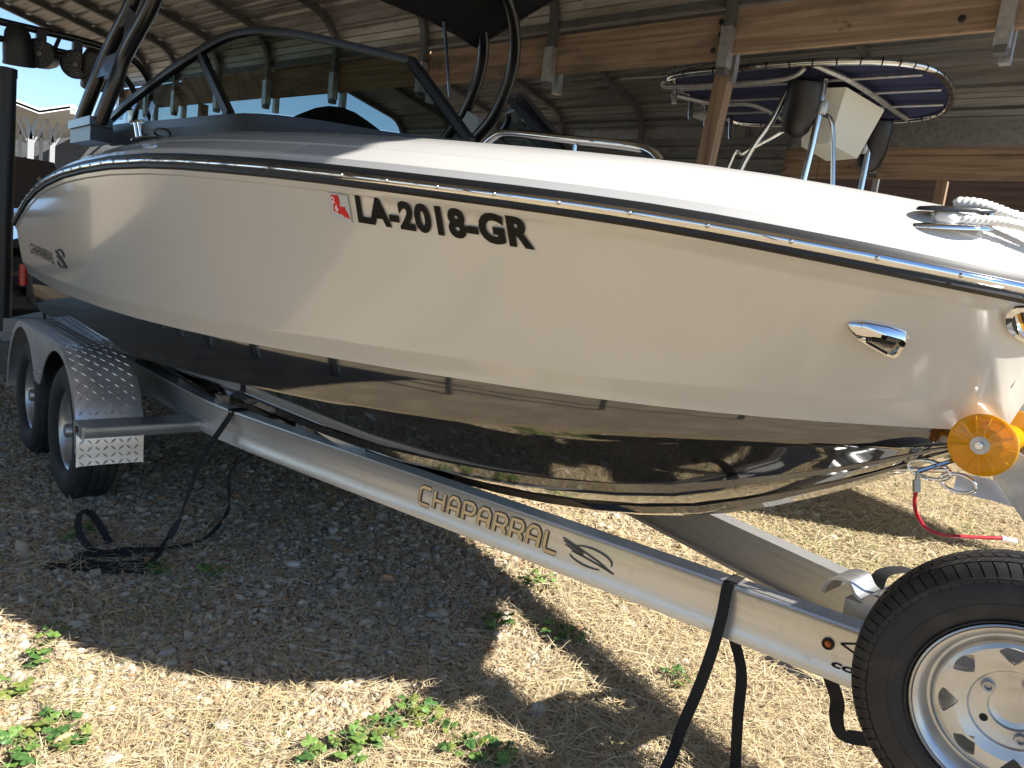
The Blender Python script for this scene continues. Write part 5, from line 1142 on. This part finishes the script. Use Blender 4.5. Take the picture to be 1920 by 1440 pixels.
def gravel_w(x, y):
    """1 = pebbles, 0 = straw and dead grass"""
    n = 0.55 * smooth_noise(x + 20, y + 20, 1.6, 3) + 0.45 * smooth_noise(x + 20, y + 20, 4.5, 4)
    base = np.clip((-1.25 - x) / 1.4, 0, 1) * 0.95 + 0.10
    base = np.where(y > 2.3, np.clip((-2.0 - x) / 1.3, 0, 1) * 0.72 + 0.04, base)
    return np.clip((base + (n - 0.5) * 1.35), 0, 1)
def scatter(n, xr, yr, dens_fall):
    x = rng.uniform(*xr, n); y = rng.uniform(*yr, n); ok, d = in_view(x, y)
    keep = ok & (rng.random(n) < np.clip((dens_fall / np.maximum(d, 0.5)) ** 1.3, 0, 1))
    return x[keep], y[keep], d[keep]
def ico(sub):
    import bmesh
    b = bmesh.new(); bmesh.ops.create_icosphere(b, subdivisions=sub, radius=1.0); b.verts.ensure_lookup_table()
    v = np.array([q.co[:] for q in b.verts]); f = np.array([[q.index for q in p.verts] for p in b.faces]); b.free(); return v, f
def big_mesh(name, V, Fc, cols, material, smooth, kind='stuff', label=None, cat=None):
    me = bpy.data.meshes.new(name); nv, nf, k = len(V), len(Fc), Fc.shape[1]
    me.vertices.add(nv); me.vertices.foreach_set('co', V.astype(np.float32).ravel())
    me.loops.add(nf * k); me.loops.foreach_set('vertex_index', Fc.astype(np.int32).ravel())
    me.polygons.add(nf); me.polygons.foreach_set('loop_start', np.arange(0, nf * k, k, dtype=np.int32)); me.polygons.foreach_set('loop_total', np.full(nf, k, dtype=np.int32))
    me.polygons.foreach_set('use_smooth', np.full(nf, smooth, dtype=bool))
    at_ = me.attributes.new('col', 'FLOAT_COLOR', 'POINT'); at_.data.foreach_set('color', np.concatenate([cols, np.ones((nv, 1))], 1).astype(np.float32).ravel())
    me.materials.append(material); me.update(calc_edges=True); me.validate()
    o = bpy.data.objects.new(name, me); C.objects.link(o); return tag(o, label, cat, kind=kind)
def rotm(ax, ay, az):
    cx_, sx, cy_, sy, cz, sz = np.cos(ax), np.sin(ax), np.cos(ay), np.sin(ay), np.cos(az), np.sin(az)
    Rm = np.empty((len(ax), 3, 3))
    Rm[:, 0, 0] = cy_ * cz; Rm[:, 0, 1] = sx * sy * cz - cx_ * sz; Rm[:, 0, 2] = cx_ * sy * cz + sx * sz
    Rm[:, 1, 0] = cy_ * sz; Rm[:, 1, 1] = sx * sy * sz + cx_ * cz; Rm[:, 1, 2] = cx_ * sy * sz - sx * cz
    Rm[:, 2, 0] = -sy; Rm[:, 2, 1] = sx * cy_; Rm[:, 2, 2] = cx_ * cy_
    return Rm
PAL = np.array([(0.46, 0.40, 0.32), (0.38, 0.33, 0.27), (0.52, 0.48, 0.42), (0.34, 0.25, 0.17), (0.42, 0.30, 0.19), (0.30, 0.28, 0.26), (0.56, 0.53, 0.48), (0.40, 0.22, 0.12), (0.24, 0.20, 0.16)])
PW = np.array([0.2, 0.2, 0.12, 0.12, 0.10, 0.10, 0.07, 0.03, 0.06]); PW = PW / PW.sum()
def pebbles(name, x, y, size, sub):
    v, f = ico(sub); n = len(x); nv = len(v)
    s = size[:, None] * np.stack([rng.uniform(0.8, 1.45, n), rng.uniform(0.65, 1.05, n), rng.uniform(0.38, 0.75, n)], 1)
    Rm = rotm(rng.normal(0, 0.35, n), rng.normal(0, 0.35, n), rng.uniform(0, 2 * PI, n))
    jit = 1 + rng.normal(0, 0.13 if sub > 1 else 0.10, (n, nv, 1))
    V = np.einsum('nij,nkj->nki', Rm, v[None] * jit * s[:, None]) + np.stack([x, y, size * rng.uniform(0.10, 0.50, n)], 1)[:, None]
    Fc = (f[None] + (np.arange(n) * nv)[:, None, None]).reshape(-1, 3)
    c = PAL[rng.choice(len(PAL), n, p=PW)] * rng.uniform(0.85, 1.4, (n, 1)) * np.array((1.04, 1.0, 0.93)); c = np.repeat(c[:, None], nv, 1).reshape(-1, 3)
    return big_mesh(name, V.reshape(-1, 3), Fc, c, m_pebble, True)
x, y, d = scatter(680000, (-7.5, 0.6), (0.0, 7.0), 2.2)
g = gravel_w(x, y); k = rng.random(len(x)) < np.clip(g * 1.35 - 0.10, 0.06, 1); x, y, d = x[k], y[k], d[k]
size = np.clip(rng.lognormal(-4.92, 0.40, len(x)), 0.004, 0.024) * np.where(d > 3.5, 1.15, 1.0)
near = (d < 2.9) & (size > 0.009)
pebbles('gravel', x[near], y[near], size[near], 2)
pebbles('gravel', x[~near], y[~near], size[~near], 1)
xl, yl, dl = scatter(9000, (-6.5, 0.6), (0.0, 6.0), 3.0); kl = rng.random(len(xl)) < 0.06 + 0.10 * gravel_w(xl, yl); pebbles('loose_stones', xl[kl], yl[kl], rng.uniform(0.016, 0.034, kl.sum()), 2)
print('pebbles', len(x), near.sum())
def straw(name, n, xr, yr, fall, lenr, wid, colA, colB, up, wfun, cl_seed=None, z0=(0.004, 0.03)):
    x, y, d = scatter(n, xr, yr, fall); k = rng.random(len(x)) < wfun(x, y); x, y, d = x[k], y[k], d[k]; n = len(x)
    L = rng.uniform(*lenr, n); a = rng.uniform(0, 2 * PI, n); el = np.abs(rng.normal(0, up, n)); w_ = wid * rng.uniform(0.6, 1.4, n) * np.clip(d / 2.2, 1, 2.0)
    dirh = np.stack([np.cos(a), np.sin(a)], 1); bend = rng.normal(0, 0.35, n); per = np.stack([-dirh[:, 1], dirh[:, 0]], 1)
    V = np.empty((n, 6, 3)); zb = rng.uniform(*z0, n)
    for i, t in enumerate((0.0, 0.5, 1.0)):
        cxy = np.stack([x, y], 1) + dirh * (L * t * np.cos(el))[:, None] + per * (L * bend * t * t)[:, None]; z = zb + L * np.sin(el) * (t - 0.35 * t * t)
        ww = w_ * (1.0, 0.85, 0.25)[i]; sx = per * ww[:, None] * 0.5
        V[:, 2 * i, :2] = cxy - sx; V[:, 2 * i + 1, :2] = cxy + sx; V[:, 2 * i, 2] = z; V[:, 2 * i + 1, 2] = z + ww * rng.uniform(-0.5, 0.5, n)
    f = np.array([[0, 1, 3, 2], [2, 3, 5, 4]]); Fc = (f[None] + (np.arange(n) * 6)[:, None, None]).reshape(-1, 4)
    q = rng.random((n, 1)); c = (np.array(colA) * (1 - q) + np.array(colB) * q) * rng.uniform(0.7, 1.15, (n, 1)); c = np.repeat(c[:, None], 6, 1).reshape(-1, 3)
    print(name, n); return big_mesh(name, V.reshape(-1, 3), Fc, c, m_straw, False)
sw = lambda x, y: np.clip(1.25 - gravel_w(x, y) * 1.15, 0.12, 1)
straw('dry_grass', 700000, (-7.5, 0.8), (0.0, 9.5), 2.0, (0.02, 0.085), 0.0022, (0.70, 0.57, 0.34), (0.50, 0.38, 0.21), 0.30, sw)
straw('dry_straw', 85000, (-5.5, 0.6), (0.0, 6.0), 2.6, (0.08, 0.22), 0.0018, (0.68, 0.57, 0.38), (0.52, 0.42, 0.26), 0.16, lambda x, y: np.clip(0.85 - 0.45 * gravel_w(x, y), 0, 1))
gw = lambda x, y: np.clip((smooth_noise(x + 40, y + 40, 2.2, 9) - 0.60) * 3.2, 0, 1) * np.where(y > 3.2, 1.0, 0.45) + np.where((y > 3.6) & (x > -4), 0.30, 0.0)
straw('green_grass', 330000, (-7.5, 0.8), (0.2, 9.5), 2.0, (0.02, 0.07), 0.0022, (0.16, 0.22, 0.06), (0.30, 0.32, 0.12), 0.55, gw)
# leafy weeds: every plant is a thing, its leaves are parts
def leaf_mesh(k):
    r = random.Random(k); n = 14; vs_ = [(0.0, 0.0, 0.0)]; m = MB(); rim_ = []
    for i in range(n + 1):
        a = lerp(-2.55, 2.55, i / n); q = (0.62 + 0.38 * math.cos(a * 0.55)) * (1 + 0.16 * math.cos(a * 5.0)) * (0.9 + 0.2 * r.random())
        rim_.append(Vector((0.9 * q * math.cos(a) + 0.15, 0.9 * q * math.sin(a), 0.10 * math.cos(a * 5) + 0.06 * r.uniform(-1, 1) - 0.10 * abs(math.sin(a)))))
    mid_ = [p * 0.5 + Vector((0, 0, 0.06)) for p in rim_]
    m.rows([rim_, mid_]); m.add(mid_ + [Vector((0, 0, 0.02))], [(i + 1, i, n + 1) for i in range(n)])
    return m.mesh('leaf', (m_leaf, m_leaf3, m_leaf, m_leaf2, m_leaf3)[k % 5], 60)
LM = [leaf_mesh(k) for k in range(10)]
def weed(px_pt, nleaf, spread, label, hgt=0.055, lsize=0.023):
    nleaf = int(nleaf * 1.7)
    B = Vector(px_pt); t_ = thing('weed_plant', label, 'weed', B, 'leafy green weeds in the dry ground')
    st_ = MB(); pts = []
    for i in range(nleaf):
        a = rnd.uniform(0, 2 * PI); rr = spread * math.sqrt(rnd.random()); p = B + Vector((rr * math.cos(a), rr * math.sin(a), hgt * rnd.uniform(0.45, 1.0)))
        mid = B.lerp(p, 0.5) + Vector((0, 0, 0.012)); st_.tube([B + Vector((0, 0, 0.0)), mid, p], 0.0013, 5)
        o = link('leaf', LM[rnd.randrange(10)], t_); o.location = p; s_ = lsize * rnd.uniform(0.6, 1.25); o.scale = (s_, s_, s_); o.rotation_euler = (rnd.uniform(-0.45, 0.45), rnd.uniform(-0.45, 0.45), a + rnd.uniform(-0.6, 0.6))
    st_.build('stem', m_stem, t_, 60)
WD = [((-1.968, 1.941, 0.000), 10, 0.07, 'small leafy weed in the sunlit patch left of the hull shadow band'), ((-1.765, 2.130, 0.000), 14, 0.08, 'leafy weed at the shadow edge below the emblem on the beam'), ((-2.156, 2.365, 0.000), 12, 0.09, 'leafy weed half in shade under the trailer beam lettering'),
      ((-1.611, 1.344, 0.000), 9, 0.055, 'weed with upright toothed leaves right of the bottom-centre clump'), ((-1.668, 1.304, 0.000), 8, 0.05, 'small weed between the two sunlit clumps at the bottom centre'), ((-1.632, 1.166, 0.000), 20, 0.085, 'largest leafy weed clump at the bottom centre'), ((-1.611, 1.066, 0.000), 12, 0.06, 'weed at the left side of the largest bottom-centre clump'), ((-1.476, 1.343, 0.000), 10, 0.06, 'weed at the edge of the round shadow at the bottom'), ((-1.379, 1.406, 0.000), 10, 0.06, 'shaded weed inside the round shadow at the bottom'),
      ((-2.127, 0.450, 0.000), 10, 0.055, 'weed cluster in the bottom-left corner beside pale stones'), ((-2.048, 0.386, -0.000), 14, 0.075, 'broad weed at the very bottom-left corner'), ((-2.046, 0.472, 0.000), 7, 0.04, 'small weed right of the bottom-left corner clump'), ((-2.369, 0.395, 0.000), 7, 0.045, 'weed at the left edge just above the corner clump'), ((-2.508, 0.474, 0.000), 8, 0.05, 'bright weed at the shadow edge on the left'), ((-2.636, 0.550, 0.000), 6, 0.05, 'yellowing weed on the line where the left shadow begins'),
      ((-3.001, 1.000, 0.000), 7, 0.05, 'shaded weed beside the strap coil'), ((-2.894, 1.177, 0.000), 6, 0.05, 'shaded weed right of the strap coil on gravel'), ((-3.529, 0.827, 0.000), 9, 0.08, 'grassy shaded weed behind the strap coil'), ((-1.310, 2.239, 0.000), 6, 0.06, 'sparse weed in shade near the hanging straps'), ((-1.619, 0.972, -0.000), 7, 0.05, 'low weed at the bottom edge left of centre')]
for p, n_, s_, lb in WD: weed(p, n_, s_, lb)
